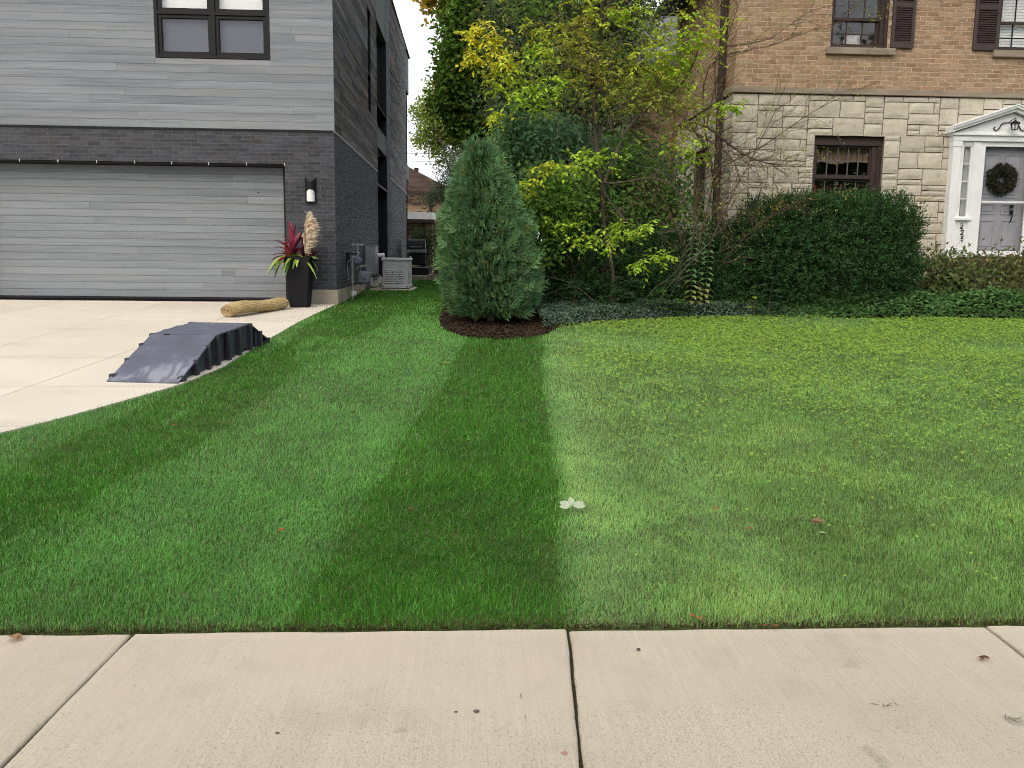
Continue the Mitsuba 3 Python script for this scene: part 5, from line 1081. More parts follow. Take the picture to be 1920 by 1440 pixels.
# ------------------------------------------------------------------ yellow-leaved tree
YT = thing('yellow_leaved_tree', 'thin many-stemmed tree turning yellow with drooping leaf sprays and bare grey twigs', 'tree'); r = np.random.default_rng(141)
S = Skel(142)
for P, R in (([(2.25, 14.4, .6), (2.19, 14.4, 2.0), (2.16, 14.35, 2.76), (2.32, 14.3, 3.18), (2.45, 14.3, 3.51), (2.60, 14.3, 3.72)], (.036, .026)),
             ([(2.60, 14.3, 3.72), (2.38, 14.32, 3.92), (2.12, 14.35, 4.12), (1.91, 14.3, 4.32), (1.72, 14.25, 4.75)], (.022, .007)),
             ([(2.59, 14.3, 3.71), (2.79, 14.25, 3.89), (2.99, 14.2, 4.04), (3.24, 14.2, 4.20), (3.44, 14.2, 4.49), (3.56, 14.2, 4.81), (3.6, 14.1, 5.3)], (.024, .007)),
             ([(2.10, 14.6, .6), (2.08, 14.6, 3.12), (2.03, 14.6, 4.79), (2.08, 14.6, 5.11), (2.07, 14.6, 5.6), (2.04, 14.5, 7.0)], (.048, .028)), ([(2.06, 14.6, 5.15), (2.16, 14.55, 5.45), (2.27, 14.5, 6.05), (2.5, 14.5, 7.0)], (.035, .02)),
             ([(2.25, 14.4, 3.6), (2.19, 14.4, 4.26), (2.22, 14.4, 4.67), (2.29, 14.4, 4.87), (2.49, 14.4, 5.15), (2.52, 14.4, 5.47), (2.54, 14.4, 6.11)], (.026, .010)),
             ([(2.05, 14.58, 5.18), (1.81, 14.45, 5.18), (1.56, 14.4, 5.13), (1.44, 14.4, 5.19), (1.31, 14.4, 5.37)], (.022, .007)),
             ([(2.08, 14.3, 2.72), (1.75, 13.9, 2.86), (1.46, 13.8, 2.89), (1.21, 13.7, 2.88), (1.05, 13.6, 2.94)], (.020, .006)),
             ([(2.10, 14.3, 2.66), (2.31, 13.8, 2.23), (2.52, 13.5, 2.02), (3.1, 13.4, 1.96)], (.020, .006)),
             ([(2.12, 14.3, 2.74), (2.62, 14.0, 2.77), (2.98, 13.8, 2.75), (3.39, 13.8, 2.33), (3.57, 13.8, 2.01), (3.83, 13.8, 1.93)], (.020, .006)),
             ([(2.05, 14.5, 4.4), (1.5, 14.2, 4.5), (.95, 14.0, 4.62), (.4, 13.9, 4.85)], (.024, .006)), ([(2.06, 14.5, 3.6), (1.5, 14.1, 3.9), (.9, 13.9, 4.15), (.5, 13.9, 4.5)], (.02, .006))):
    ln, _ = S.path(P, R, 14)
    for k in range(3, 14, 2): S.grow(ln[k], rdir(r, 1)[0] + [0, -.1, .25], r.uniform(.25, .6), .0065, 1, (2, 3), .8, .6, .05, .25, 5)
S.mesh(7).part(YT, 'trunk', 'mat_bark', True)
COL = dict(y=(.66, .63, .06), v=(.52, .60, .06), l=(.38, .55, .06), o=(.52, .50, .08), k=(.38, .43, .08), g=(.17, .30, .06))
CLUST = [(.24,14.,4.95,.17,.17,'y'),(.28,13.9,4.75,.24,.2,'y'),(-.02,14.,4.9,.11,.11,'y'),(.44,13.9,4.52,.29,.21,'y'),(.52,13.8,4.35,.4,.21,'v'),(.06,13.9,4.49,.09,.1,'y'),(.76,13.8,4.07,.38,.21,'l'),(.93,13.8,3.93,.27,.17,'l'),(1.06,14.,4.94,.24,.17,'v'),(1.05,13.9,4.63,.22,.2,'l'),(1.27,13.8,4.18,.21,.17,'l'),(1.57,14.4,4.95,.45,.26,'o'),(1.79,14.3,4.64,.57,.29,'o'),(1.88,14.3,4.34,.43,.17,'o'),(1.98,14.4,5.38,.44,.22,'v'),(2.47,14.3,5.34,.35,.22,'l'),(2.51,14.4,4.4,.52,.3,'k'),(2.94,14.2,4.72,.5,.34,'v'),(3.15,14.1,4.49,.43,.26,'l'),(2.57,14.2,4.01,.52,.17,'k'),(3.39,14.,4.94,.37,.29,'l'),(3.68,13.9,4.98,.24,.21,'v'),(3.23,14.,3.99,.42,.17,'k'),(3.93,13.8,3.87,.21,.12,'l'),(.36,13.7,3.65,.15,.1,'v'),(1.63,13.5,2.92,.47,.1,'l'),(1.85,13.5,3.07,.31,.15,'l'),(1.21,13.5,2.92,.18,.08,'v'),(2.52,13.3,2.,.4,.11,'l'),(1.85,13.3,1.81,.27,.1,'l'),(2.21,13.3,1.9,.31,.1,'l'),(2.87,13.4,1.6,.18,.11,'l'),(2.65,13.4,1.49,.11,.07,'l'),(.85,13.9,2.63,.19,.12,'v'),(1.45,13.8,2.1,.25,.12,'l'),(1.24,14.,2.44,.42,.24,'g'),(.98,14.5,5.5,.35,.18,'g'),(3.58,14.1,3.71,.34,.21,'k'),(1.7,14.5,5.24,.26,.26,'o'),(2.87,14.4,5.16,.31,.26,'k'),
         (2.9,14.3,4.2,.6,.3,'k'),(2.2,14.3,4.1,.5,.25,'k'),(3.35,14.2,3.5,.45,.28,'k'),(3.45,14.15,3.2,.35,.2,'l'),(2.6,14.5,3.3,.5,.3,'g'),(1.2,14.4,6.0,.8,.4,'v'),(2.4,14.4,6.2,.9,.5,'l'),(3.4,14.2,5.8,.6,.4,'v'),(2.0,14.4,6.9,.9,.5,'l')]
LV = Leaves(); tw = MB()
for (x, y, z, rx, rz, c) in CLUST:
    n = int(80 + 2300 * rx * rz * (1.3 if c in 'ok' else .8)); small = c in 'ok'
    for k in range(max(4, n // 7)):                      # pinnate sprays: a thin stalk with paired drooping leaflets
        p = np.array([x, y, z]) + np.clip(r.normal(0, .55, 3), -1.1, 1.1) * [rx, max(.12, rx * .7), rz]; d = unit(r.normal(size=3) * [1, 1, .35] + [0, -.15, -.1]); Ls = r.uniform(.12, .24) * (.7 if small else 1)
        ts = np.linspace(.15, 1, 4); q = p + d * (ts * Ls)[:, None] - np.array([0, 0, 1]) * (ts ** 2 * Ls * .35)[:, None]; s = unit(np.cross(d, [0, 0, 1]))
        tw.tube(np.vstack([p, q]), .0016, 3, cap=False)
        B = np.vstack([q[:3], q[:3], q[3:]]); Dd = np.vstack([np.tile(s, (3, 1)), np.tile(-s, (3, 1)), d[None]]) + d * .7 + r.normal(0, .25, (7, 3)) - [0, 0, .55]
        col = np.array(COL[c]) * (1 + r.uniform(-.28, .28)); col = np.tile(col, (7, 1)) * (1 + r.uniform(-.12, .12, (7, 3)))
        LV.leaf(B, Dd, np.tile([0, 0, 1.0], (7, 1)) + r.normal(0, .35, (7, 3)), r.uniform(.062, .115, 7) * (.62 if small else 1), r.uniform(.018, .028, 7) * (.65 if small else 1), col, shape='ovate', fold=.2)
P, D = S.leafpts(); i = r.integers(0, len(P), 700); z = P[i][:, 2]; k = np.where(z > 4.0)[0]; LV.leaf(P[i][k], rdir(r, len(k)) - [0, 0, .5], rdir(r, len(k)) + [0, 0, .6], .065, .018, tint(r, len(k), (.26, .26, .035), .3, .2))
foliage(LV, r, 2200, (2.1, 14.9, 4.75), (1.7, .55, 1.0), .075, .022, (.24, .31, .07), .5, 3, .95, .4, 7)
foliage(LV, r, 700, (3.3, 14.7, 4.3), (.7, .45, .8), .07, .02, (.27, .32, .07), .5, 4, .95, .4, 6)
LV.part(YT, 'crown'); tw.part(YT, 'leaf_stalks', 'mat_twig_red', True, kind='stuff')

# ------------------------------------------------------------------ bare shrubs with arching twigs
BS = thing('bare_branch_shrub', 'nearly leafless shrub whose grey and brown twigs arch over the stone wall corner', 'shrub'); S = Skel(151); r = S.r
for P, R in (([(3.95, 14.9, .62), (4.10, 14.6, 1.95), (3.95, 14.5, 2.88), (3.48, 14.4, 3.71), (3.04, 14.3, 3.95)], (.030, .008)), ([(3.48, 14.4, 3.70), (3.78, 14.3, 3.62), (4.13, 14.2, 3.34), (4.57, 14.2, 3.12), (5.0, 14.2, 3.05)], (.026, .008)),
             ([(3.40, 14.4, 3.66), (3.79, 14.25, 3.42), (4.05, 14.2, 3.24), (4.3, 14.2, 2.7)], (.022, .007)), ([(3.8, 14.9, .62), (3.72, 14.5, 1.94), (3.81, 14.3, 2.86), (4.4, 14.2, 3.2), (5.06, 14.2, 3.63), (5.56, 14.2, 3.96), (5.98, 14.2, 4.15)], (.026, .004)),
             ([(3.85, 14.9, .62), (3.81, 14.5, 2.03), (3.94, 14.4, 3.97), (3.98, 14.4, 4.87), (4.54, 14.4, 4.95), (5.13, 14.4, 5.3), (5.71, 14.4, 5.55)], (.026, .005)), ([(4.0, 14.9, .62), (3.97, 14.5, 2.87), (4.03, 14.3, 4.76), (4.35, 14.3, 4.81), (4.85, 14.3, 4.94), (5.19, 14.3, 5.07), (6.11, 14.3, 5.33)], (.024, .004)),
             ([(3.9, 14.8, .62), (4.2, 14.3, 1.6), (4.75, 14.1, 2.2), (5.3, 14.1, 2.5)], (.020, .004)), ([(3.7, 14.9, .62), (3.4, 14.3, 1.9), (2.9, 14.0, 2.4), (2.4, 13.9, 2.3)], (.020, .004)), ([(3.9, 14.9, .62), (4.15, 14.3, 2.4), (4.6, 14.2, 3.4), (4.9, 14.2, 4.1)], (.018, .004)),
             ([(3.9, 14.9, .62), (3.7, 14.4, 3.0), (3.9, 14.3, 4.4), (4.2, 14.2, 5.6), (4.6, 14.2, 6.4)], (.024, .006))):
    ln, _ = S.path(P, (R[0] * .7, R[1] * .9), 18)
    for k in range(6, 18): 
        for _ in range(2): S.grow(ln[k], unit(ln[min(k + 1, 17)] - ln[k - 1]) + rdir(r, 1)[0] * .9 + [.1, 0, .15], r.uniform(.3, .8), .0055, 2 if r.random() < .4 else 1, (2, 3), .7, .6, .08, .22, 6)
S.mesh(6).part(BS, 'branches', 'mat_twig_red', True)
P, D = S.leafpts(); i = r.permutation(len(P))[:2600]; LV = Leaves(); LV.leaf(P[i], D[i] * .6 + rdir(r, len(i)) - [0, 0, .2], rdir(r, len(i)) + [0, 0, .5], .036, .010, tint(r, len(i), (.34, .36, .08), .4, .2)); LV.part(BS, 'sparse_leaves')
DT = thing('dead_twig_shrub', 'pale grey leafless twiggy shrub in front of the dark hollow', 'shrub'); S = Skel(153); r = S.r
for k in range(6): an = k * 2.4; S.grow((2.7 + .25 * math.cos(an), 14.3 + .2 * math.sin(an), .62), (math.cos(an) * .65 + .1, math.sin(an) * .4 - .1, 1.3), r.uniform(1.2, 1.9), .007, 2, (2, 4), .75, .55, .02, .2, 7)
for k in range(30): S.grow((r.uniform(1.2, 3.6), r.uniform(14.0, 14.6), r.uniform(2.6, 4.1)), rdir(r, 1)[0] + [.2, 0, 0], r.uniform(.4, .8), .005, 1, (2, 3), .7, .6, .03, .2, 6)
S.mesh(5).part(DT, 'branches', 'mat_bark_pale', True, kind='stuff')

# ------------------------------------------------------------------ tall leafy weed and seedlings
def stem_plant(name, label, x, y, h, lean, pairs, L, W, col, seed, cat='plant', pinnate=False, droop=.45, basal=None):
    t = thing(name, label, cat, {'tall_weed': 'tall leafy weed stalks', 'seedling': 'seedlings in the ground cover'}.get(name)); r = np.random.default_rng(seed); b = P3(x, y); P = spline([b, b + [lean * .3, 0, h * .5], b + [lean, -.03, h]], 20)
    mb = MB(); mb.tube(P, np.linspace(.008, .003, 20), 5); mb.part(t, 'stem', 'mat_bark', True)
    for q in range(pairs):
        k = min(19, int(2 + 17 * (q + 1) / pairs)); az = q * 1.6 + r.uniform(-.3, .3); u = (q + 1) / pairs; sz = 1 - .5 * u ** 2
        for s in (0, np.pi):
            LV = Leaves(); d = np.array([np.cos(az + s), np.sin(az + s), .15]); c = np.array(col if basal is None or u > .3 else basal)
            if pinnate:
                ts = np.linspace(.3, 1, 4); B = P[k] + d * (ts * L * 1.7 * sz)[:, None] - np.array([0, 0, 1]) * (ts ** 2 * L * .4)[:, None]; sd = unit(np.cross(d, [0, 0, 1]))
                Dd = np.vstack([np.tile(sd, (4, 1)), np.tile(-sd, (4, 1)), d[None]]) + d * .5 + r.normal(0, .12, (9, 3)); LV.leaf(np.vstack([B, B, B[-1:]]), Dd, np.tile([0, 0, 1.0], (9, 1)) + r.normal(0, .2, (9, 3)), L * .75, W, tint(r, 9, c, .15, .06))
            else: LV.leaf(P[k][None], d[None], np.array([[0, 0, 1.0]]), L * sz * r.uniform(.85, 1.1), W * sz, tint(r, 1, c, .2, .08), .15, 'long', droop * 1.1)
            LV.part(t, 'leaf')
    return t
for k, (x, dx, h) in enumerate(((3.58, -.02, 1.42), (3.82, .05, 1.50), (3.70, .02, 1.32))):
    stem_plant('tall_weed', ['tall leafy green weed stalk, left of the three in front of the dark yew', 'tall leafy green weed stalk, right of the three in front of the dark yew', 'tall leafy green weed stalk, middle of the three in front of the dark yew'][k], x, 14.12 + .04 * k, h + .18, dx, 30, .15, .036, (.15, .30, .11), 160 + k, basal=(.30, .36, .12))
for k, (x, y, h, col, lab) in enumerate(((1.64, 13.9, .58, (.055, .10, .050), 'low dark green ash seedling nearest the conifer'), (2.28, 13.85, .66, (.060, .115, .055), 'bushy bluish-green seedling standing out of the ground cover'), (2.50, 13.9, .60, (.060, .115, .055), 'slightly smaller bluish-green seedling close beside the bushy one'), (2.98, 13.9, .45, (.090, .165, .040), 'bright green seedling with feathered leaves left of the tall weeds'), (4.85, 14.1, .66, (.055, .095, .055), 'spindly blue-green seedling below the left end of the wide yew bush'), (3.3, 13.9, .30, (.08, .14, .035), 'very small green seedling just left of the tall weeds'))):
    stem_plant('seedling', lab, x, y, h, .04, 6, .13, .028, tuple(1.5 * q for q in col), 170 + k, 'seedling', True)
    stem_t = None
stem_plant('yellow_leaf_sprig', 'small sprig with bright yellow-green leaves below the yew bush', 4.60, 14.05, .50, -.03, 3, .12, .038, (.36, .46, .04), 180, 'seedling')

# ------------------------------------------------------------------ ground covers
def cover(name, label, poly_y0, poly_y1, x0, x1, N, h, L, W, col, seed, mat_='mat_leaf_gloss', dv=.3, upn=1.0):
    t = thing(name, label, 'ground cover', kind='stuff'); r = np.random.default_rng(seed); x = r.uniform(x0, x1, N); y0, y1 = poly_y0(x), poly_y1(x); v = r.random(N) ** 1.1; y = y0 + (y1 - y0) * v
    e = np.minimum(1, (y - y0) / .25 + .15); hh = h(x, y) * e * (.48 + 1.05 * meshkit.fbm(np.stack([x * 3.2, y * 3.2, 0 * x], 1), 3)) * (1 - .35 * r.random(N) ** 2.5)
    P = np.stack([x, y, gz(y) + hh], 1); D = unit(rdir(r, N) * [1, 1, .5] + [0, -.25, .05]); LV = Leaves(); LV.leaf(P, D, rdir(r, N) * .55 + [0, 0, upn], L * r.uniform(.6, 1.2, N), W * r.uniform(.7, 1.15, N), tint(r, N, col, dv, .1)); LV.done(t, mat_)
fy = lambda x: np.interp(x, [1.0, 1.3, 1.8, 3.1, 4.5, 6.3, 7.5, 9.0, 11], [12.55, 12.85, 13.2, 13.72, 14.06, 14.12, 14.0, 13.9, 13.8])
cover('periwinkle_cover', 'low blue-green glossy periwinkle ground cover along the lawn edge', fy, lambda x: fy(x) + 1.35, 1.05, 5.6, 30000, lambda x, y: .19 + 0 * x, .038, .014, (.11, .17, .12), 191)
cover('goutweed_cover', 'brighter green leafy ground cover along the lawn edge in front of the stone house', lambda x: fy(x) + .01, lambda x: fy(x) + 1.3, 4.6, 11, 21000, lambda x, y: np.interp(x, [4.6, 6.2, 8, 11], [.14, .30, .36, .36]), .09, .028, (.15, .29, .10), 193, 'mat_leaf')
cover('weed_patch', 'patches of lighter weeds poking out of the periwinkle', lambda x: fy(x) + .1, lambda x: fy(x) + 1.2, 3.9, 6.5, 1500, lambda x, y: .22 + 0 * x, .07, .022, (.15, .27, .06), 195, 'mat_leaf')

# ------------------------------------------------------------------ fallen leaves and litter
def fallen(name, label, x, y, L, W, col, n=1, seed=0, dz=.0, cat='leaf', tilt=.25, spreadang=None, m='mat_leaf', group=None):
    t = thing(name, label, cat, group); r = np.random.default_rng(seed); p = P3(x, y, dz); LV = Leaves()
    for k in range(n):
        az = (spreadang[k] if spreadang else r.uniform(0, 6.28)); d = np.array([np.cos(az), np.sin(az), r.uniform(0, tilt)]); LV.leaf((p + d * L * .06)[None], d[None], (np.array([0, 0, 1.0]) + r.normal(0, .15, 3))[None], L * r.uniform(.85, 1.1), W, np.array([col]) * (1 + r.uniform(-.12, .12)), .25, 'long', .12)
    LV.done(t, m)
t = thing('pale_leaf', 'pale silvery five-part leaf lying upturned on the lawn', 'leaf'); p = P3(.59, 4.87, .062); LV = Leaves(); tn = np.array([0, -.72, .69]); e1 = np.array([1.0, 0, 0]); e2 = np.array([0, .69, .72])
for an, l_ in ((.35, .074), (.02, .076), (1.62, .062), (2.75, .070), (3.2, .066)): LV.leaf((p + e1 * math.cos(an) * .006)[None], (e1 * math.cos(an) + e2 * math.sin(an))[None], (tn + .12 * np.array([math.cos(an), 0, .3]))[None], l_, .019, np.array([(.54, .60, .46)]), .2, 'long', .06)
LV.done(t, 'mat_leaf')
fallen('brown_seed_head', 'brown spiky dried leaf cluster lying on the lawn', 1.93, 4.61, .042, .006, (.30, .205, .12), 26, 203, .055, tilt=.6)
fallen('pale_scrap', 'small pale green leaf scrap below the brown dried leaf cluster', 1.89, 4.46, .022, .010, (.50, .55, .36), 4, 205, .052)
fallen('tan_leaf', 'curled tan leaf lying on the left sidewalk slab near the grass', -1.85, 3.47, .065, .018, (.36, .22, .12), 2, 207, .012, spreadang=[-.5, -.8])
for k, (x, y, z, c, lab) in enumerate(((-.97, 4.54, .05, (.34, .12, .05), 'small reddish leaf in the left lawn stripe near the sidewalk'), (-2.25, 6.79, .05, (.30, .12, .05), 'small reddish leaf in the grass near the ramp'), (1.42, 4.85, .05, (.36, .09, .05), 'small red leaf in the lawn right of the pale five-part leaf'), (1.5, 4.53, .05, (.30, .10, .05), 'reddish leaf in the lawn left of the brown dried cluster'), (.97, 3.545, .03, (.36, .12, .06), 'orange-brown leaf at the sidewalk edge, the left of two'), (1.28, 3.50, .012, (.30, .11, .06), 'orange-brown leaf at the sidewalk edge, the right of two'), (2.02, 3.2, .008, (.13, .065, .03), 'brown leaf scrap on the right part of the sidewalk'), (-.34, 4.86, .05, (.22, .10, .05), 'dull red leaf in the dark lawn stripe'))):
    fallen('red_leaf', lab, x, y, .036, .011, c, 2, 211 + k, z, group='small fallen red leaves')
fallen('yellow_leaf', 'single yellow leaf on the lawn in front of the conifer', -.23, 9.57, .05, .018, (.55, .48, .08), 2, 225, .05)
def litter(name, label, x, y, n, L, seed, cat='twig'):
    t = thing(name, label, cat, 'twig scraps on the sidewalk'); r = np.random.default_rng(seed); mb = MB()
    for k in range(n):
        a = r.uniform(0, 3.14); c = np.array([x, y, .007]) + r.normal(0, L * .4, 3) * [1, .6, 0]; d = np.array([np.cos(a), np.sin(a), r.uniform(-.05, .15)]) * L * r.uniform(.4, 1); mb.tube([c - d / 2, c + r.normal(0, .002, 3), c + d / 2], [.0008, .0012, .0006], 4)
    mb.done(t, 'mat_bark')
litter('twig_scrap', 'dark twig scrap on the right part of the sidewalk', 1.46, 2.84, 5, .04, 231); litter('twig_scrap', 'scatter of tiny twigs near the right sidewalk joint', 1.86, 2.72, 5, .05, 233); litter('twig_scrap', 'fine straw stalk on the middle sidewalk slab left of the joint', .18, 2.92, 1, .05, 235); litter('twig_scrap', 'short fine stalk on the middle slab nearest the camera', .19, 2.78, 1, .03, 237)
for k, (x, y, s, lab) in enumerate(((.03, 2.83, .009, 'small dark pebble on the middle sidewalk slab'), (-.04, 2.83, .005, 'tiny pebble beside the small dark pebble'), (.68, 3.30, .007, 'dark crumb on the sidewalk right of the grassy joint'), (-.62, 2.71, .006, 'dark crumb on the left half of the middle sidewalk slab'))):
    t = thing('pebble', lab, 'pebble', 'pebbles on the sidewalk'); m = trimesh.creation.icosphere(2, s); v = np.array(m.vertices) * (1 + .5 * (meshkit.noise(np.array(m.vertices) / s * 1.7 + k * 5) - .5))[:, None] * [1.2, 1, .6]; put(t, (v + [x, y, s * .4 + .002], np.array(m.faces)), 'mat_bark', True)
t = thing('bud', 'pinkish dried bud lodged in the sidewalk joint', 'bud'); m = trimesh.creation.icosphere(2, .012); v = np.array(m.vertices) * [1, 1.3, .7]; put(t, (v + [.305, 2.565, .0], np.array(m.faces)), 'mat_red_bud', True)
mat('mat_red_bud', (.30, .17, .14), .8, .2)

# ------------------------------------------------------------------ street trees across the road, behind the camera: what the windows mirror
for k, (x, y, h) in enumerate(((11, -20, 4.4), (19, -21, 8), (26.5, -20, 8), (34, -22, 7.5))):
    t = thing('street_tree', ['leftmost', 'second', 'third', 'rightmost'][k] + ' broad green street tree across the road behind the camera', 'tree', 'street trees across the road'); r = np.random.default_rng(260 + k); LV = Leaves()
    foliage(LV, r, 6000, (x, y, h), (4.6, 3, h * .8), .55, .25, (.06, .11, .03), .3, k, .5, .3, 8); LV.part(t, 'crown')
    mb = MB(); mb.tube([(x, y, -.05), (x + .1, y, 2), (x, y, h)], [.28, .22, .12], 8); mb.part(t, 'trunk', 'mat_bark', True)
# ------------------------------------------------------------------ the lawns
def lawn_tone(x, y):
    """mowing lean in -1..1 (towards, away from the street) and how much clover, over the lawn"""
    bl = .945 + .067 * (y - 10.6); bm = -.29 + .088 * (y - 9.5); b2 = np.where(y > 0, -1.72 + .10 * (y - 7.6), 0); b3 = b2 - 1.15
    w = .05 * (meshkit.fbm(np.stack([x * 2, y * 1.2, 0 * x], 1), 3, 5) - .5)
    x = x + w * 2
    s = lambda e, k=.05: 1 / (1 + np.exp(-np.clip((x - e) / k, -30, 30)))
    left = (1 - s(bl, .05))
    u = (x - bm) / (b2 - bm + 1e-9); nz = .55 * (meshkit.fbm(np.stack([x * 2.6 - y * .25, y * .55, 0 * x + 3], 1), 4, 6) - .5)
    lt = .22 + .40 * np.exp(-(u / .30) ** 2) + .30 * np.exp(-((u - .86) / .22) ** 2) + .9 * nz
    v = (-.27 + .6 * nz) * s(bm, .11) + (1 - s(bm, .11)) * (s(b2, .28) * lt + (1 - s(b2, .28)) * (-.14 * s(b3, .14) + (1 - s(b3, .14)) * .3 + .7 * nz))
    v = np.where(y > 14, v * .5 - .15, v) * np.interp(y, [3.5, 4.3], [.55, 1])
    strip = np.exp(-np.clip(x - bl, 0, 9) / .26) * np.interp(y, [3.5, 4.2, 9, 12], [.7, 1.5, 1.35, .7]) * (1 + .6 * nz)
    diag = np.exp(-((x - 1.40 - .03 * (y - 4)) / .20) ** 2) * np.interp(y, [3.5, 4.0, 6, 10], [.25, .40, .25, .2])
    right = s(bl, .04)
    v = v * left + right * (strip + diag * (1 + nz) + .10 + .20 * nz * np.interp(y, [5, 9], [1, .5]))
    return np.clip(v, -1, 1), left
def on_lawn(x, y):
    bed = inside(BED, x, y)
    ok = (y > 3.512) & (x > edge_x(y) + .0) & ~bed
    ok &= ~((x < SX + .0) & (y > 15.36)) & ~((x > -2.15) & (x < -1.22) & (y > 19.08) & (y < 20.7)) & ~((y > 27.4) & (y < 30.3) & (x < -1.02))
    ok &= ~((y > 15.5) & (x > .4))
    return ok
def blades(key, bands, m, side_, seed):
    r = np.random.default_rng(seed); LV, LF, LC, off = [], [], [], 0
    for (y0, y1, rho, wid, seg) in bands:
        xm0, xm1 = -.56 * y1 - .9, .66 * y1 + .9
        n = int(rho * (xm1 - xm0) * (y1 - y0)); x = r.uniform(xm0, xm1, n); y = r.uniform(y0, y1, n)
        k = on_lawn(x, y) & (x > -.56 * y - .9) & (x < .66 * y + .9); x, y = x[k], y[k]
        v, left = lawn_tone(x, y); k = (left > r.random(len(x))) if side_ == 'left' else (left <= r.random(len(x))); x, y, v = x[k], y[k], v[k]; n = len(x)
        patch = meshkit.fbm(np.stack([x * 1.6, y * 1.6, 0 * x], 1), 3, 9); fine = meshkit.noise(np.stack([x * 9, y * 9, 0 * x], 1), 4)
        edge = np.clip((y - 3.51) / .13, 0, 1)                    # short and trampled at the sidewalk
        h = r.uniform(.022, .050, n) * (.62 + .62 * patch) * (.55 + .45 * edge); h *= 1 + .25 * (v < -.2)
        lean = .34 + .70 * np.abs(v) * np.where(v > 0, 1.15, .6) + r.normal(0, .24, n); az = np.where(v >= 0, np.pi / 2 - .05, -np.pi / 2) + r.normal(0, 1, n) * (1.5 - 1.05 * np.minimum(1, np.abs(v) * 1.1))
        lean = np.clip(lean, .02, 1.35)
        hd = np.stack([np.cos(az), np.sin(az)], 1); base = np.stack([x, y, gz(y) - .004], 1)
        mid = base + np.concatenate([hd * (h * .5 * np.sin(lean * .55))[:, None], (h * .5 * np.cos(lean * .55))[:, None]], 1)
        tip = mid + np.concatenate([hd * (h * .6 * np.sin(np.minimum(lean * 1.35, 1.5)))[:, None], (h * .6 * np.cos(np.minimum(lean * 1.35, 1.5)))[:, None]], 1)
        fa = az + np.pi / 2 + r.normal(0, .5, n); s = np.stack([np.cos(fa), np.sin(fa), 0 * fa], 1) * (wid * r.uniform(.65, 1.25, n))[:, None] * .5
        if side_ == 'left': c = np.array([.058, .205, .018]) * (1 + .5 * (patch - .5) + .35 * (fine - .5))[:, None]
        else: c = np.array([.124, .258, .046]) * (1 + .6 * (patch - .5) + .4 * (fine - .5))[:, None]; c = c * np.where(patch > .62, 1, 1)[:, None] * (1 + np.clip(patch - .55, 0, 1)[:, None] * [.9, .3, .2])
        c = c * (1 + r.uniform(-.38, .38, (n, 1))) * (1 + r.uniform(-.16, .16, (n, 3)))
        dry = r.random(n) < (.022 + .30 * (1 - edge)); c[dry] = np.array([.17, .14, .07]) * r.uniform(.6, 1.2, (dry.sum(), 1))
        if seg == 2:
            V = np.stack([base - s, base + s, mid - s * .85, mid + s * .85, tip], 1); f = np.array([[0, 1, 3], [0, 3, 2], [2, 3, 4]])
        else:
            V = np.stack([base - s, base + s, tip], 1); f = np.array([[0, 1, 2]])
        k = V.shape[1]; LV.append(V.reshape(-1, 3)); LF.append((np.arange(n)[:, None, None] * k + f[None]).reshape(-1, 3) + off); off += n * k
        LC.append(np.repeat(c, k, 0))
    put(key, (np.vstack(LV), np.vstack(LF)), m, False, color=np.clip(np.vstack(LC), .002, 1))
BANDS = [(3.51, 4.4, 18500, .0026, 2), (4.4, 5.6, 13000, .0031, 2), (5.6, 7.4, 8200, .0044, 1), (7.4, 10.2, 4600, .0060, 1), (10.2, 14.2, 2800, .0085, 1), (14.2, 30, 1200, .014, 1)]
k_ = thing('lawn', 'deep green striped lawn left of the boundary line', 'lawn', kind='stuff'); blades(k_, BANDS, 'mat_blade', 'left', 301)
k_ = thing('lawn', 'lighter yellow-green lawn with clover right of the boundary line', 'lawn', kind='stuff'); blades(k_, BANDS, 'mat_blade', 'right', 303)
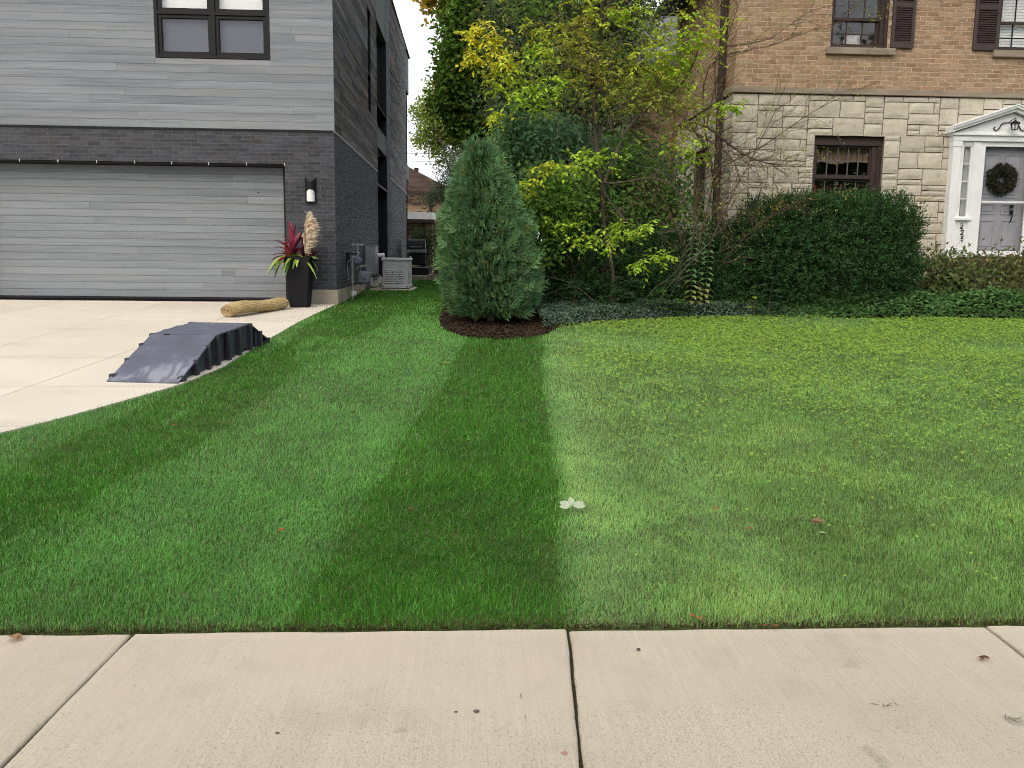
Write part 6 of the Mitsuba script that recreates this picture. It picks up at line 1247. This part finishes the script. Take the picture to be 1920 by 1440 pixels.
# clover and broad weeds in the right lawn
k_ = thing('clover', 'bright yellow-green clover spread through the right lawn', 'clover', kind='stuff'); r = np.random.default_rng(305)
LV = Leaves(); N = 120000; y = 3.6 + 10.6 * r.random(N) ** .75; x = r.uniform(-.2, 10.5, N); _, left = lawn_tone(x, y)
pn = meshkit.fbm(np.stack([x * .9, y * .9, 0 * x + 7], 1), 4, 2); dens = np.interp(y, [3.6, 5, 6.5, 9, 14], [.08, .22, .70, .95, 1]) * np.clip((pn - .22) / .40, .05, 1) * np.clip((x - (.90 + .0685 * (y - 10.6)) - .1) / .8, 0, 1) * np.interp(y, [6, 14], [.55, 1])
m = (r.random(N) < dens) & on_lawn(x, y) & (left < .5) & (x < .66 * y + .9); x, y = x[m], y[m]; N = len(x)
sz = np.interp(y, [3.6, 8, 14], [.011, .016, .020]); h = r.uniform(.035, .060, N); a0_ = r.uniform(0, 6.28, N); C = tint(r, N, (.26, .41, .07), .35, .1); base = np.stack([x, y, gz(y) + h], 1); nt = unit(r.normal(0, .32, (N, 3)) + [0, -.15, 1])
for q in range(3):
    a = a0_ + q * 2.094; d = np.stack([np.cos(a), np.sin(a), 0 * a], 1); d = unit(d - nt * (d * nt).sum(1, keepdims=True)); LV.leaf(base, d, nt, sz * r.uniform(.85, 1.15, N), sz * .42, C, fold=.1)
LV.done(k_, 'mat_leaf')
# grass growing out of the middle sidewalk joint
k_ = thing('joint_grass', 'sparse dry grass growing out of the middle sidewalk joint', 'grass', kind='stuff'); r = np.random.default_rng(307); N = 420; y = 3.5 - 1.6 * r.random(N) ** 1.4; x = np.interp(y, [1.66, 3.505], [.293, .42]) + r.normal(0, .007, N)
LV = Leaves(); LV.leaf(np.stack([x, y, np.full(N, -.02)], 1), rdir(r, N) * [1, 1, .3] + [0, 0, .6], rdir(r, N), r.uniform(.02, .04, N), .0012, tint(r, N, (.11, .10, .04), .5, .2) * np.where(y > 3.38, 1.2, .8)[:, None]); LV.done(k_)
# thatch along the sidewalk edge
k_ = thing('edge_thatch', 'dark dry thatch where the lawn meets the sidewalk', 'thatch', kind='stuff'); r = np.random.default_rng(309); N = 9000; x = r.uniform(-3.2, 4.2, N); y = 3.512 + np.abs(r.normal(0, .022, N)); LV = Leaves()
LV.leaf(np.stack([x, y, gz(y) - .01 + r.uniform(0, .018, N)], 1), rdir(r, N) * [1, .6, .25], rdir(r, N), r.uniform(.02, .05, N), .0014, tint(r, N, (.055, .045, .022), .6, .2)); LV.done(k_)
